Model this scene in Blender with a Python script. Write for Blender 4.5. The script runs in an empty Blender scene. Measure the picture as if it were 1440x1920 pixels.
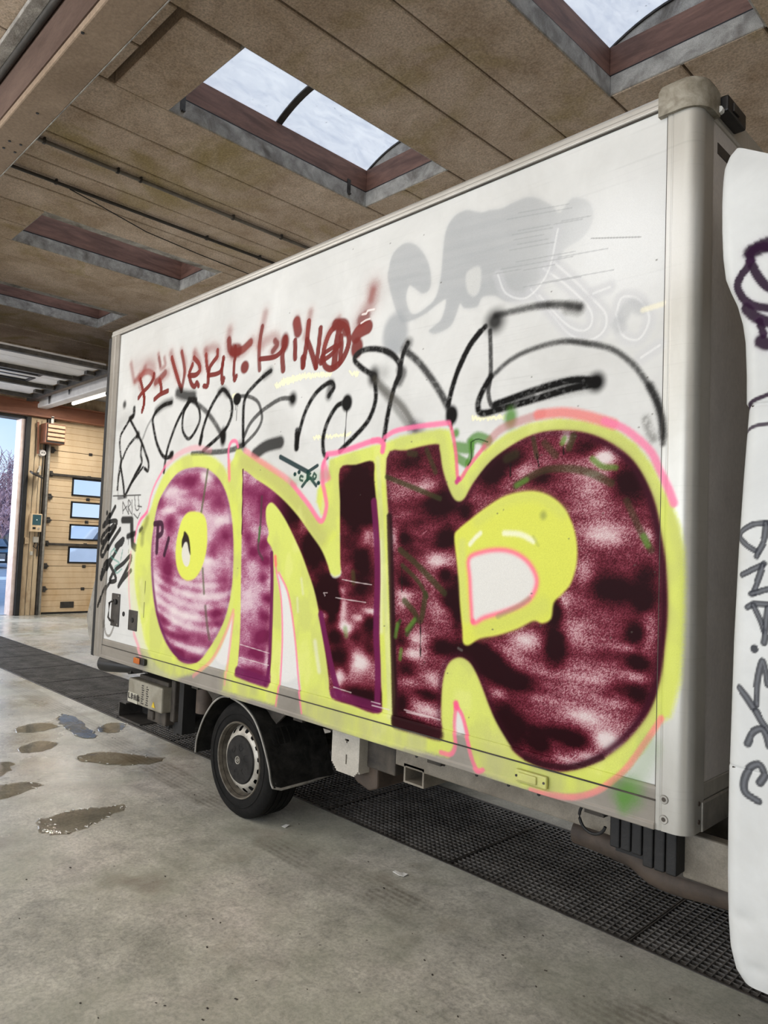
import bpy, math, random
import numpy as np
from mathutils import Matrix, Vector
random.seed(7)
rng = np.random.default_rng(11)
sc = bpy.context.scene
COL = sc.collection
PI = math.pi

# ------------------------------------------------------------------ camera
F_PX, YAW, PITCH, ROLL = 1362.127, -0.7940817, 0.0525897, -0.0387243
CAM = np.array([0.0, 0.0, 1.6])
_fw = np.array([math.sin(YAW)*math.cos(PITCH), math.cos(YAW)*math.cos(PITCH), math.sin(PITCH)])
_r0 = np.array([math.cos(YAW), -math.sin(YAW), 0.0])
_d0 = np.cross(_fw, _r0)
_r = math.cos(ROLL)*_r0 + math.sin(ROLL)*_d0
_d = -math.sin(ROLL)*_r0 + math.cos(ROLL)*_d0
CM = np.stack([_r, _d, _fw])
cam = bpy.data.cameras.new('camera')
cam.lens = F_PX*36.0/1920.0
cam.sensor_width = 36.0
cam.clip_start = 0.05
cam.clip_end = 400
camo = bpy.data.objects.new('camera', cam)
camo.matrix_world = Matrix(((_r[0], -_d[0], -_fw[0], CAM[0]), (_r[1], -_d[1], -_fw[1], CAM[1]),
                            (_r[2], -_d[2], -_fw[2], CAM[2]), (0, 0, 0, 1)))
COL.objects.link(camo)
sc.camera = camo

# ------------------------------------------------------------------ world, lights, exposure
def lin(c):
    c = np.asarray(c, float)/255.0
    return tuple(np.where(c <= 0.04045, c/12.92, ((c+0.055)/1.055)**2.4))
def lin4(c):
    return (*lin(c), 1.0)

world = bpy.data.worlds.new('sky')
sc.world = world
world.use_nodes = True
wn = world.node_tree
for n in list(wn.nodes):
    wn.nodes.remove(n)
wo = wn.nodes.new('ShaderNodeOutputWorld')
wb = wn.nodes.new('ShaderNodeBackground')
wt = wn.nodes.new('ShaderNodeTexCoord')
wsep = wn.nodes.new('ShaderNodeSeparateXYZ')
wr = wn.nodes.new('ShaderNodeValToRGB')
wns = wn.nodes.new('ShaderNodeTexNoise')
wns.inputs['Scale'].default_value = 2.2
wns.inputs['Detail'].default_value = 6
wmx = wn.nodes.new('ShaderNodeMix'); wmx.data_type = 'RGBA'
wrc = wn.nodes.new('ShaderNodeValToRGB')
wrc.color_ramp.elements[0].position = 0.46; wrc.color_ramp.elements[0].color = (0, 0, 0, 1)
wrc.color_ramp.elements[1].position = 0.7; wrc.color_ramp.elements[1].color = (0.75, 0.75, 0.75, 1)
e = wr.color_ramp.elements
e[0].position = 0.0; e[0].color = lin4((208, 218, 232))
e[1].position = 0.26; e[1].color = lin4((84, 148, 214))
x = e.new(0.06); x.color = lin4((182, 206, 232))
wn.links.new(wt.outputs['Generated'], wsep.inputs[0])
wn.links.new(wsep.outputs['Z'], wr.inputs[0])
wn.links.new(wt.outputs['Generated'], wns.inputs['Vector'])
wn.links.new(wns.outputs['Fac'], wrc.inputs[0])
wn.links.new(wrc.outputs[0], wmx.inputs['Factor'])
wn.links.new(wr.outputs[0], wmx.inputs[6])
wmx.inputs[7].default_value = lin4((226, 230, 236))
wn.links.new(wmx.outputs[2], wb.inputs['Color'])
wb.inputs['Strength'].default_value = 1.75
wn.links.new(wb.outputs[0], wo.inputs[0])

def area(name, loc, target, sx, sy, power, color):
    l = bpy.data.lights.new(name, 'AREA')
    l.shape = 'RECTANGLE'; l.size = sx; l.size_y = sy; l.energy = power; l.color = color
    o = bpy.data.objects.new(name, l)
    COL.objects.link(o)
    o.location = loc
    d = (Vector(target)-Vector(loc)).normalized()
    o.rotation_euler = d.to_track_quat('-Z', 'Y').to_euler()
    return o
# unseen ceiling tube rows on the camera's side, then area lights added as fill
KEY = area('unseen_row_light', (-4.5, -2.6, 5.15), (-4.5, 2.4, 1.0), 21.0, 0.5, 190, (1.0, 0.985, 0.965))
LAMP = area('tube_group_light', (-8.6, -3.2, 5.1), (-3.4, 2.6, 0.8), 1.6, 0.6, 110, (1.0, 0.985, 0.965))
ROW2 = area('unseen_row_light', (-6.0, -6.2, 5.15), (-6.0, 2.4, 0.6), 18.0, 0.5, 150, (1.0, 0.98, 0.95))
BACK_FILL = area('daylight_fill', (-5.0, -11.3, 2.0), (-5.0, 0.0, 2.4), 19.0, 3.9, 1420, (0.95, 0.975, 1.0))  # broad fill light added behind the camera, imitating daylight from unseen gates
FAR_FILL = area('unseen_row_light', (-7.6, 9.0, 5.15), (-6.0, 3.6, 0.2), 8.0, 0.5, 260, (1.0, 0.985, 0.965))  # row added in the far bay to brighten the far side
DOOR_FILL = area('daylight_fill', (-17.6, 3.0, 3.0), (-8.0, 2.6, 0.2), 3.6, 3.6, 300, (0.86, 0.91, 1.0))  # area light added outside the open gate to boost daylight on the floor
sun = bpy.data.lights.new('sun', 'SUN'); sun.energy = 2.2; sun.angle = 0.2; sun.color = (1.0, 0.95, 0.88)
suno = bpy.data.objects.new('sun', sun); COL.objects.link(suno)
suno.rotation_euler = Vector((-0.75, 0.75, -0.62)).to_track_quat('-Z', 'Y').to_euler()
sc.view_settings.view_transform = 'Standard'
sc.view_settings.look = 'None'
sc.view_settings.gamma = 1.0
sc.view_settings.use_curve_mapping = False
sc.view_settings.exposure = -0.2
sc.cycles.use_denoising = True
sc.cycles.max_bounces = 6
sc.cycles.diffuse_bounces = 3
sc.cycles.glossy_bounces = 3
sc.cycles.adaptive_threshold = 0.04
sc.cycles.transparent_max_bounces = 8
sc.cycles.sample_clamp_indirect = 6.0
sc.cycles.caustics_reflective = False
sc.cycles.caustics_refractive = False

# ------------------------------------------------------------------ helpers
def rays(px):
    px = np.atleast_2d(np.asarray(px, float))
    c = np.stack([(px[:, 0]-720)/F_PX, (px[:, 1]-960)/F_PX, np.ones(len(px))], 1)
    return c @ CM
def on_y(px, Y):
    r = rays(px); t = (Y-CAM[1])/r[:, 1]
    return CAM + t[:, None]*r
def on_z(px, Z):
    r = rays(px); t = (Z-CAM[2])/r[:, 2]
    return CAM + t[:, None]*r
def on_x(px, X):
    r = rays(px); t = (X-CAM[0])/r[:, 0]
    return CAM + t[:, None]*r

class MB:
    def __init__(s):
        s.v = []; s.f = []
    def add(s, vs, fs):
        o = len(s.v)
        s.v += [tuple(map(float, p)) for p in vs]
        s.f += [tuple(i+o for i in f) for f in fs]
        return s
    def box(s, lo, hi):
        x0, y0, z0 = lo; x1, y1, z1 = hi
        return s.add([(x0, y0, z0), (x1, y0, z0), (x1, y1, z0), (x0, y1, z0), (x0, y0, z1), (x1, y0, z1), (x1, y1, z1), (x0, y1, z1)],
                     [(0, 3, 2, 1), (4, 5, 6, 7), (0, 1, 5, 4), (1, 2, 6, 5), (2, 3, 7, 6), (3, 0, 4, 7)])
    def obox(s, c, ax, ay, az):
        c = Vector(c); ax = Vector(ax); ay = Vector(ay); az = Vector(az)
        P = [c+ax*i+ay*j+az*k for k in (-1, 1) for j in (-1, 1) for i in (-1, 1)]
        return s.add(P, [(0, 2, 3, 1), (4, 5, 7, 6), (0, 1, 5, 4), (1, 3, 7, 5), (3, 2, 6, 7), (2, 0, 4, 6)])
    def tube(s, pts, r, n=10, cap=True):
        pts = [Vector(p) for p in pts]
        rs = r if isinstance(r, (list, tuple)) else [r]*len(pts)
        o = len(s.v); ref = None
        for i, p in enumerate(pts):
            d = (pts[min(i+1, len(pts)-1)]-pts[max(i-1, 0)]).normalized()
            if ref is None:
                ref = Vector((0, 0, 1)) if abs(d.z) < 0.9 else Vector((1, 0, 0))
            a = d.cross(ref).normalized(); b = d.cross(a).normalized(); ref = -b if False else ref
            for k in range(n):
                t = 2*PI*k/n
                s.v.append(tuple(p+(a*math.cos(t)+b*math.sin(t))*rs[i]))
        for i in range(len(pts)-1):
            for k in range(n):
                k2 = (k+1) % n
                s.f.append((o+i*n+k, o+i*n+k2, o+(i+1)*n+k2, o+(i+1)*n+k))
        if cap:
            s.f.append(tuple(o+k for k in range(n)))
            s.f.append(tuple(o+(len(pts)-1)*n+k for k in range(n-1, -1, -1)))
        return s
    def lathe_y(s, c, prof, n=48):
        # prof: list of (radius, y offset), revolved about the y axis through c
        o = len(s.v)
        for (r, y) in prof:
            for k in range(n):
                t = 2*PI*k/n
                s.v.append((c[0]+r*math.cos(t), c[1]+y, c[2]+r*math.sin(t)))
        for i in range(len(prof)-1):
            for k in range(n):
                k2 = (k+1) % n
                s.f.append((o+i*n+k, o+i*n+k2, o+(i+1)*n+k2, o+(i+1)*n+k))
        return s
    def prism(s, poly, axis, a, b):
        # poly in the two other axes (cyclic order), extruded along axis from a to b
        def P(u, v, w):
            return {'x': (w, u, v), 'y': (u, w, v), 'z': (u, v, w)}[axis]
        n = len(poly)
        vs = [P(u, v, a) for u, v in poly]+[P(u, v, b) for u, v in poly]
        fs = [tuple(range(n)), tuple(range(2*n-1, n-1, -1))]
        fs += [(i, i+n, (i+1) % n+n, (i+1) % n) for i in range(n)]
        return s.add(vs, fs)
    def mesh(s, name):
        m = bpy.data.meshes.new(name)
        m.from_pydata(s.v, [], s.f)
        m.update()
        return m
    def build(s, name, mat, parent=None, smooth=False, bevel=0.0, seg=2, **tags):
        m = s.mesh(name)
        import bmesh
        bm = bmesh.new(); bm.from_mesh(m)
        bmesh.ops.recalc_face_normals(bm, faces=bm.faces)
        bm.to_mesh(m); bm.free()
        m.materials.append(mat)
        o = bpy.data.objects.new(name, m)
        COL.objects.link(o)
        if parent is not None:
            o.parent = parent
            o.matrix_parent_inverse = parent_inv(parent)
        if smooth:
            m.polygons.foreach_set('use_smooth', [True]*len(m.polygons))
            m.set_sharp_from_angle(angle=0.7)
        if bevel:
            b = o.modifiers.new('bevel', 'BEVEL'); b.width = bevel; b.segments = seg; b.limit_method = 'ANGLE'
            b.angle_limit = 0.6
        tag(o, **tags)
        return o
def parent_inv(p):
    # an Empty only carries a translation; mesh parts stay at the world origin
    return Matrix.Translation(-Vector(p.location)) if p.parent is None else Matrix.Identity(4)
def tag(o, label=None, category=None, group=None, kind=None):
    if label: o['label'] = label
    if category: o['category'] = category
    if group: o['group'] = group
    if kind: o['kind'] = kind
    return o
def empty(name, loc, **tags):
    o = bpy.data.objects.new(name, None)
    o.empty_display_size = 0.2
    COL.objects.link(o)
    o.location = loc
    return tag(o, **tags)
def sub(o, parent):
    o.parent = parent
    o.matrix_parent_inverse = parent_inv(parent)
    return o

# ------------------------------------------------------------------ materials
def nodes(name):
    m = bpy.data.materials.new(name)
    m.use_nodes = True
    nt = m.node_tree
    b = nt.nodes['Principled BSDF']
    return m, nt, b
def N(nt, typ, **kw):
    n = nt.nodes.new(typ)
    for k, v in kw.items():
        if k in n.inputs: n.inputs[k].default_value = v
        else: setattr(n, k, v)
    return n
def ramp(nt, src, stops):
    r = nt.nodes.new('ShaderNodeValToRGB')
    el = r.color_ramp.elements
    el[0].position, el[0].color = stops[0]
    el[1].position, el[1].color = stops[-1]
    for p, c in stops[1:-1]:
        q = el.new(p); q.color = c
    nt.links.new(src, r.inputs[0])
    return r.outputs[0]
def mixc(nt, fac, a, b, blend='MIX'):
    m = nt.nodes.new('ShaderNodeMix'); m.data_type = 'RGBA'; m.blend_type = blend
    for sock, val in ((m.inputs['Factor'], fac), (m.inputs[6], a), (m.inputs[7], b)):
        if hasattr(val, 'links'): nt.links.new(val, sock)
        else: sock.default_value = val
    return m.outputs[2]
def math_(nt, op, a, b=None, clamp=False):
    m = nt.nodes.new('ShaderNodeMath'); m.operation = op; m.use_clamp = clamp
    for sock, val in ((m.inputs[0], a), (m.inputs[1], b)):
        if val is None: continue
        if hasattr(val, 'links'): nt.links.new(val, sock)
        else: sock.default_value = val
    return m.outputs[0]
def noise(nt, vec, scale, detail=6, rough=0.6, dist=0.0):
    n = N(nt, 'ShaderNodeTexNoise', Scale=scale, Detail=detail, Roughness=rough, Distortion=dist)
    nt.links.new(vec, n.inputs['Vector'])
    return n.outputs['Fac']
def pos(nt):
    return nt.nodes.new('ShaderNodeNewGeometry').outputs['Position']
def scaled(nt, vec, s):
    m = nt.nodes.new('ShaderNodeMapping')
    m.inputs['Scale'].default_value = s
    nt.links.new(vec, m.inputs['Vector'])
    return m.outputs[0]
def bump(nt, b, h, strength, dist=0.01):
    n = N(nt, 'ShaderNodeBump', Strength=strength, Distance=dist)
    nt.links.new(h, n.inputs['Height'])
    nt.links.new(n.outputs[0], b.inputs['Normal'])
G = lambda v: (v, v, v, 1)
def mat(name, c1, c2=None, scale=6.0, rough=0.6, metal=0.0, bmp=0.0, stretch=(1, 1, 1), lo=0.35, hi=0.68, fine=0.0, spec=0.5, c3=None):
    m, nt, b = nodes(name)
    p = scaled(nt, pos(nt), stretch)
    c2 = c2 or c1
    n1 = noise(nt, p, scale, 5, 0.65, 0.4)
    col = ramp(nt, n1, [(lo, lin4(c1)), (hi, lin4(c2))])
    if c3:
        n3 = noise(nt, p, scale*0.37, 4, 0.6, 1.0)
        f3 = ramp(nt, n3, [(0.52, G(0)), (0.7, G(1))])
        col = mixc(nt, f3, col, lin4(c3))
    if fine:
        n2 = noise(nt, p, scale*28, 2, 0.7)
        f2 = ramp(nt, n2, [(0.3, G(1-fine)), (0.7, G(1))])
        col = mixc(nt, 1.0, col, f2, 'MULTIPLY')
    nt.links.new(col, b.inputs['Base Color'])
    b.inputs['Roughness'].default_value = rough
    b.inputs['Metallic'].default_value = metal
    b.inputs['Specular IOR Level'].default_value = spec
    if bmp:
        bump(nt, b, noise(nt, p, scale*9, 3, 0.7), bmp)
    return m
def emit(name, c, s):
    m, nt, b = nodes(name)
    b.inputs['Base Color'].default_value = lin4(c)
    b.inputs['Emission Color'].default_value = lin4(c)
    b.inputs['Emission Strength'].default_value = s
    return m

M = {}
M['slab'] = mat('ceiling_concrete', (194, 171, 147), (232, 212, 192), 2.1, 0.9, bmp=0.35, fine=0.45, c3=(184, 164, 122), spec=0.15)
M['beam'] = mat('beam_concrete', (150, 130, 110), (176, 155, 134), 1.4, 0.85, bmp=0.2, fine=0.25, spec=0.2)
M['reveal'] = mat('reveal_mortar', (156, 151, 144), (214, 210, 202), 6.0, 0.9, bmp=0.4, fine=0.4, c3=(126, 119, 112), spec=0.2)
M['frame_wood'] = mat('brown_frame_board', (104, 72, 60), (150, 110, 94), 4.0, 0.6, stretch=(0.5, 0.5, 3), fine=0.2)
M['dark_metal'] = mat('dark_metal', (52, 50, 48), (84, 80, 76), 9, 0.5, 0.4)
M['black'] = mat('black_rubber', (16, 16, 16), (28, 27, 27), 8, 0.65, bmp=0.15)
M['black_plastic'] = mat('black_plastic', (18, 18, 19), (30, 30, 31), 8, 0.4)
M['alu'] = mat('aluminium_profile', (176, 172, 162), (202, 198, 188), 7, 0.42, 0.35, stretch=(1, 1, 0.3), fine=0.12)
M['steel'] = mat('galvanised_steel', (150, 147, 140), (190, 186, 178), 14, 0.45, 0.5, fine=0.15)
M['pale_paint'] = mat('pale_painted_steel', (176, 170, 158), (200, 194, 182), 5, 0.6, fine=0.2, c3=(150, 138, 120))
M['dark_pale'] = mat('dark_pale_steel', (122, 114, 101), (150, 142, 128), 7, 0.65, fine=0.25, c3=(104, 95, 82))  # darker pale steel for the parts below the sill
M['chassis'] = mat('dirty_chassis_steel', (48, 44, 40), (84, 77, 68), 7, 0.75, 0.1, bmp=0.2)
M['rust'] = mat('rusty_pipe', (58, 49, 42), (88, 75, 64), 6, 0.7, bmp=0.15)
M['beige'] = mat('beige_wall_panel', (216, 188, 150), (230, 204, 168), 3, 0.6, stretch=(1, 1, 0.4), fine=0.08, c3=(206, 172, 128))
M['dirty_beige'] = mat('dirty_beige_column', (176, 150, 118), (216, 194, 160), 3, 0.7, stretch=(2, 2, 0.5), fine=0.15, c3=(108, 84, 60))
M['orange_steel'] = mat('red_oxide_steel', (128, 80, 58), (156, 102, 76), 3, 0.6, stretch=(1, 0.4, 2), fine=0.15)
M['white_paint'] = mat('white_wall_paint', (206, 200, 194), (228, 222, 216), 2, 0.7, fine=0.1)
M['louvre'] = mat('tan_louvre_blades', (176, 136, 104), (196, 156, 124), 6, 0.6, fine=0.1)
M['jamb'] = mat('pinkish_white_jamb', (214, 190, 180), (236, 218, 210), 5, 0.6, fine=0.1)
M['grate'] = mat('grate_steel', (104, 102, 99), (150, 147, 143), 6, 0.5, 0.25, fine=0.3)
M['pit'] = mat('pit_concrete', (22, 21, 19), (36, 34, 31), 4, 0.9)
M['tyre'] = mat('tyre_rubber', (20, 20, 19), (34, 33, 32), 9, 0.8, bmp=0.25, fine=0.25, spec=0.15)
M['rim'] = mat('dusty_steel_rim', (168, 163, 152), (206, 201, 190), 16, 0.45, 0.35, fine=0.2, c3=(146, 139, 126))
M['rim_dirty_shaded'] = mat('dirty_shaded_rim_barrel', (84, 78, 69), (124, 117, 105), 16, 0.6, 0.3, fine=0.3)  # dirty rim barrel, with its shading put into the colour as well
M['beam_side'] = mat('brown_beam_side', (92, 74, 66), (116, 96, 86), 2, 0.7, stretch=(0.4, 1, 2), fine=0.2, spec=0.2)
M['hubcap'] = mat('dusty_black_hub_cap', (34, 33, 32), (56, 54, 52), 18, 0.7, fine=0.3, spec=0.2)
M['amber'] = mat('amber_lens', (172, 88, 28), (196, 106, 40), 20, 0.25)
M['cap'] = mat('weathered_corner_cap', (116, 108, 92), (166, 160, 146), 16, 0.7, bmp=0.2, c3=(96, 88, 74))
M['grey_box'] = mat('grey_steel_box', (142, 137, 122), (164, 158, 142), 8, 0.6, fine=0.2, c3=(128, 121, 104))
M['flap'] = mat('dirty_mud_flap', (22, 22, 21), (52, 51, 48), 14, 0.85, bmp=0.3, fine=0.4, spec=0.2)
M['lip'] = mat('worn_grey_edge', (124, 121, 114), (170, 166, 158), 12, 0.6)
M['paper'] = mat('white_paper', (226, 226, 222), (240, 240, 236), 9, 0.8)
M['decal_dark'] = mat('dark_print', (62, 58, 52), (78, 72, 66), 9, 0.7)
M['decal_yellow'] = mat('yellow_print', (206, 176, 40), (216, 186, 56), 9, 0.6)
M['decal_pale'] = mat('pale_sticker', (178, 174, 158), (188, 184, 168), 9, 0.6)
M['teal'] = mat('teal_screen', (52, 84, 92), (66, 100, 108), 9, 0.3)
M['pipe'] = mat('grey_conduit', (96, 90, 82), (126, 119, 110), 8, 0.6)
M['dark_pipe'] = mat('dark_conduit', (44, 42, 38), (62, 58, 54), 8, 0.6)
M['tube_lamp'] = emit('lit_fluorescent_tube', (255, 250, 236), 3.2)
M['asphalt'] = mat('wet_asphalt', (158, 163, 170), (190, 195, 204), 1.5, 0.35, fine=0.2)
M['twig'] = mat('bare_twigs', (164, 134, 146), (196, 166, 176), 3, 0.8)
M['bush'] = mat('dark_bush', (92, 86, 78), (124, 114, 106), 3, 0.9)
M['car_black'] = mat('black_car_paint', (18, 20, 26), (26, 28, 34), 3, 0.15)
M['car_glass'] = mat('tinted_glass', (70, 84, 100), (96, 112, 130), 2, 0.08)
M['van_white'] = mat('white_van_paint', (226, 230, 234), (236, 240, 244), 2, 0.3)
M['line_white'] = mat('white_road_paint', (226, 230, 236), (240, 242, 246), 3, 0.6)
M['chrome'] = mat('chrome', (196, 198, 202), (216, 218, 222), 3, 0.12, 1.0)

def skylight_pane():
    m, nt, b = nodes('milky_skylight_pane')
    p = pos(nt)
    n1 = noise(nt, scaled(nt, p, (3, 1, 1)), 3.5, 8, 0.7, 0.6)
    c = ramp(nt, n1, [(0.3, lin4((196, 208, 228))), (0.62, lin4((226, 236, 250)))])
    n2 = noise(nt, p, 17, 2, 0.5)
    sp = ramp(nt, n2, [(0.24, G(0.45)), (0.29, G(1))])
    c = mixc(nt, 1.0, c, sp, 'MULTIPLY')
    nt.links.new(c, b.inputs['Base Color'])
    nt.links.new(c, b.inputs['Emission Color'])
    b.inputs['Emission Strength'].default_value = 0.92
    b.inputs['Roughness'].default_value = 0.4
    return m
M['skypane'] = skylight_pane()
def glass(name, tint, gl=0.1):
    m, nt, b = nodes(name)
    nt.nodes.remove(b)
    out = nt.nodes['Material Output']
    t = N(nt, 'ShaderNodeBsdfTransparent'); t.inputs[0].default_value = (*tint, 1)
    g = N(nt, 'ShaderNodeBsdfGlossy'); g.inputs['Roughness'].default_value = 0.05
    mx = N(nt, 'ShaderNodeMixShader'); mx.inputs[0].default_value = gl
    nt.links.new(t.outputs[0], mx.inputs[1]); nt.links.new(g.outputs[0], mx.inputs[2])
    nt.links.new(mx.outputs[0], out.inputs[0])
    return m
M['door_glass'] = glass('door_window_pane', (0.92, 0.96, 1.0), 0.08)

def water():
    m, nt, b = nodes('dirty_shallow_water')
    nt.nodes.remove(b)
    out = nt.nodes['Material Output']
    p = pos(nt)
    t = N(nt, 'ShaderNodeBsdfTransparent')
    nt.links.new(ramp(nt, noise(nt, p, 6, 5), [(0.3, (0.965, 0.952, 0.928, 1)), (0.7, (0.99, 0.984, 0.97, 1))]), t.inputs[0])
    g = N(nt, 'ShaderNodeBsdfGlossy'); g.inputs['Roughness'].default_value = 0.03
    fr = N(nt, 'ShaderNodeFresnel'); fr.inputs['IOR'].default_value = 1.22
    bp = N(nt, 'ShaderNodeBump', Strength=0.08, Distance=0.01)
    nt.links.new(noise(nt, p, 14, 3), bp.inputs['Height'])
    nt.links.new(bp.outputs[0], g.inputs['Normal']); nt.links.new(bp.outputs[0], fr.inputs['Normal'])
    mx = N(nt, 'ShaderNodeMixShader')
    nt.links.new(fr.outputs[0], mx.inputs[0]); nt.links.new(t.outputs[0], mx.inputs[1]); nt.links.new(g.outputs[0], mx.inputs[2])
    nt.links.new(mx.outputs[0], out.inputs[0])
    return m
M['water'] = water()
def foam():
    m, nt, b = nodes('foam_flecks')
    p = pos(nt)
    c = ramp(nt, noise(nt, p, 40, 4), [(0.4, lin4((168, 160, 140))), (0.6, lin4((226, 226, 222)))])
    nt.links.new(c, b.inputs['Base Color'])
    b.inputs['Roughness'].default_value = 0.3
    return m
M['foam'] = foam()

def floor_mat():
    m, nt, b = nodes('stained_wet_concrete_floor')
    p = pos(nt)
    sep = nt.nodes.new('ShaderNodeSeparateXYZ'); nt.links.new(p, sep.inputs[0])
    X, Y = sep.outputs[0], sep.outputs[1]
    big = noise(nt, p, 0.9, 6, 0.6, 0.6)
    mid = noise(nt, p, 4.5, 8, 0.7, 0.5)
    fine = noise(nt, p, 60, 4, 0.75)
    c = ramp(nt, big, [(0.32, lin4((184, 183, 172))), (0.5, lin4((207, 205, 195))), (0.68, lin4((214, 208, 200)))])
    c = mixc(nt, 0.9, c, ramp(nt, mid, [(0.3, G(0.58)), (0.6, G(1.05))]), 'MULTIPLY')
    m2 = noise(nt, p, 17, 6, 0.75, 1.2)
    c = mixc(nt, 0.8, c, ramp(nt, m2, [(0.3, G(0.62)), (0.55, G(1.03))]), 'MULTIPLY')
    c = mixc(nt, 0.9, c, ramp(nt, fine, [(0.3, G(0.62)), (0.58, G(1.07))]), 'MULTIPLY')
    # greenish worn coating by the drain
    gr = ramp(nt, noise(nt, p, 1.3, 4), [(0.45, G(0)), (0.6, G(1))])
    c = mixc(nt, math_(nt, 'MULTIPLY', gr, 0.45), c, lin4((158, 162, 144)))
    # reddish stains
    st = ramp(nt, noise(nt, p, 2.6, 3, 0.5), [(0.62, G(0)), (0.74, G(1))])
    c = mixc(nt, math_(nt, 'MULTIPLY', st, 0.4), c, lin4((122, 102, 90)))
    # dark specks and hairline cracks
    vor = N(nt, 'ShaderNodeTexVoronoi', Scale=7.0); vor.feature = 'DISTANCE_TO_EDGE'
    dn = nt.nodes.new('ShaderNodeVectorMath'); dn.operation = 'ADD'
    wob = N(nt, 'ShaderNodeTexNoise', Scale=6.0, Detail=5.0); nt.links.new(p, wob.inputs['Vector'])
    nt.links.new(p, dn.inputs[0]); nt.links.new(wob.outputs['Color'], dn.inputs[1])
    nt.links.new(dn.outputs[0], vor.inputs['Vector'])
    ck = ramp(nt, vor.outputs['Distance'], [(0.0, G(1)), (0.012, G(0))])
    ckm = math_(nt, 'MULTIPLY', ck, ramp(nt, noise(nt, p, 1.1, 3), [(0.5, G(0)), (0.62, G(0.35))]))
    c = mixc(nt, ckm, c, lin4((84, 80, 70)))
    v2 = N(nt, 'ShaderNodeTexVoronoi', Scale=16.0); nt.links.new(p, v2.inputs['Vector'])
    spk = ramp(nt, v2.outputs['Distance'], [(0.05, G(0.75)), (0.11, G(0))])
    spk = math_(nt, 'MULTIPLY', spk, ramp(nt, noise(nt, p, 5, 3), [(0.56, G(0)), (0.6, G(1))]))
    c = mixc(nt, spk, c, lin4((70, 66, 58)))
    # pale rings left by dried drops
    v3 = N(nt, 'ShaderNodeTexVoronoi', Scale=5.0); nt.links.new(p, v3.inputs['Vector'])
    rg = ramp(nt, v3.outputs['Distance'], [(0.07, G(0)), (0.09, G(0.6)), (0.10, G(0.6)), (0.12, G(0))])
    rg = math_(nt, 'MULTIPLY', rg, ramp(nt, noise(nt, p, 14, 3), [(0.5, G(0)), (0.6, G(1))]))
    c = mixc(nt, rg, c, lin4((214, 212, 202)))
    # tyre tracks: damp ribbed bands the truck left along x
    def band(vc, half, soft):
        d = math_(nt, 'ABSOLUTE', math_(nt, 'SUBTRACT', vc[0], vc[1]))
        return math_(nt, 'SUBTRACT', 1.0, math_(nt, 'DIVIDE', math_(nt, 'SUBTRACT', d, half), soft), True)
    def rng_(v, a, bb, s):
        return math_(nt, 'MULTIPLY', math_(nt, 'DIVIDE', math_(nt, 'SUBTRACT', v, a), s, True), math_(nt, 'DIVIDE', math_(nt, 'SUBTRACT', bb, v), s, True))
    ribs = math_(nt, 'ADD', math_(nt, 'MULTIPLY', math_(nt, 'SINE', math_(nt, 'MULTIPLY', Y, 2*PI/0.036)), 0.5), 0.5)
    blocks = math_(nt, 'ADD', math_(nt, 'MULTIPLY', math_(nt, 'SINE', math_(nt, 'MULTIPLY', math_(nt, 'ADD', X, math_(nt, 'MULTIPLY', Y, 0.6)), 2*PI/0.045)), 0.25), 0.75)
    tread = math_(nt, 'MULTIPLY', ribs, blocks)
    tn = ramp(nt, noise(nt, p, 2.2, 4), [(0.35, G(0.15)), (0.6, G(1))])
    yy = math_(nt, 'ADD', Y, math_(nt, 'MULTIPLY', math_(nt, 'ADD', X, 4.2), 0.055))
    t1 = math_(nt, 'MULTIPLY', band((yy, 2.55), 0.10, 0.03), rng_(X, -8.6, -3.7, 0.3))
    t2 = math_(nt, 'MULTIPLY', band((Y, 2.47), 0.11, 0.03), rng_(X, -3.35, -2.1, 0.2))
    t3 = math_(nt, 'MULTIPLY', band((Y, 2.48), 0.13, 0.03), rng_(X, -1.5, -0.8, 0.25))
    tt = math_(nt, 'MAXIMUM', math_(nt, 'MAXIMUM', t1, t2), t3)
    tt = math_(nt, 'MULTIPLY', tt, tn)
    dk = math_(nt, 'MULTIPLY', tt, math_(nt, 'ADD', math_(nt, 'MULTIPLY', tread, 0.4), 0.34))
    c = mixc(nt, dk, c, lin4((92, 86, 72)))
    nt.links.new(c, b.inputs['Base Color'])
    # wetness: smooth film in patches, more of it towards the open gate
    wet = ramp(nt, noise(nt, p, 0.8, 5, 0.6, 0.8), [(0.36, G(0)), (0.62, G(1))])
    grad = math_(nt, 'DIVIDE', math_(nt, 'SUBTRACT', -3.0, X), 2.2, True)
    wet = math_(nt, 'MULTIPLY', math_(nt, 'ADD', math_(nt, 'MULTIPLY', wet, 0.55), 0.45), grad)
    r = math_(nt, 'SUBTRACT', 0.62, math_(nt, 'MULTIPLY', wet, 0.47))
    r = math_(nt, 'ADD', r, math_(nt, 'MULTIPLY', math_(nt, 'SUBTRACT', mid, 0.5), 0.2))
    nt.links.new(r, b.inputs['Roughness'])
    bump(nt, b, math_(nt, 'ADD', math_(nt, 'MULTIPLY', fine, 0.5), math_(nt, 'ADD', mid, m2)), 0.10, 0.01)
    return m
M['floor'] = floor_mat()

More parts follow.
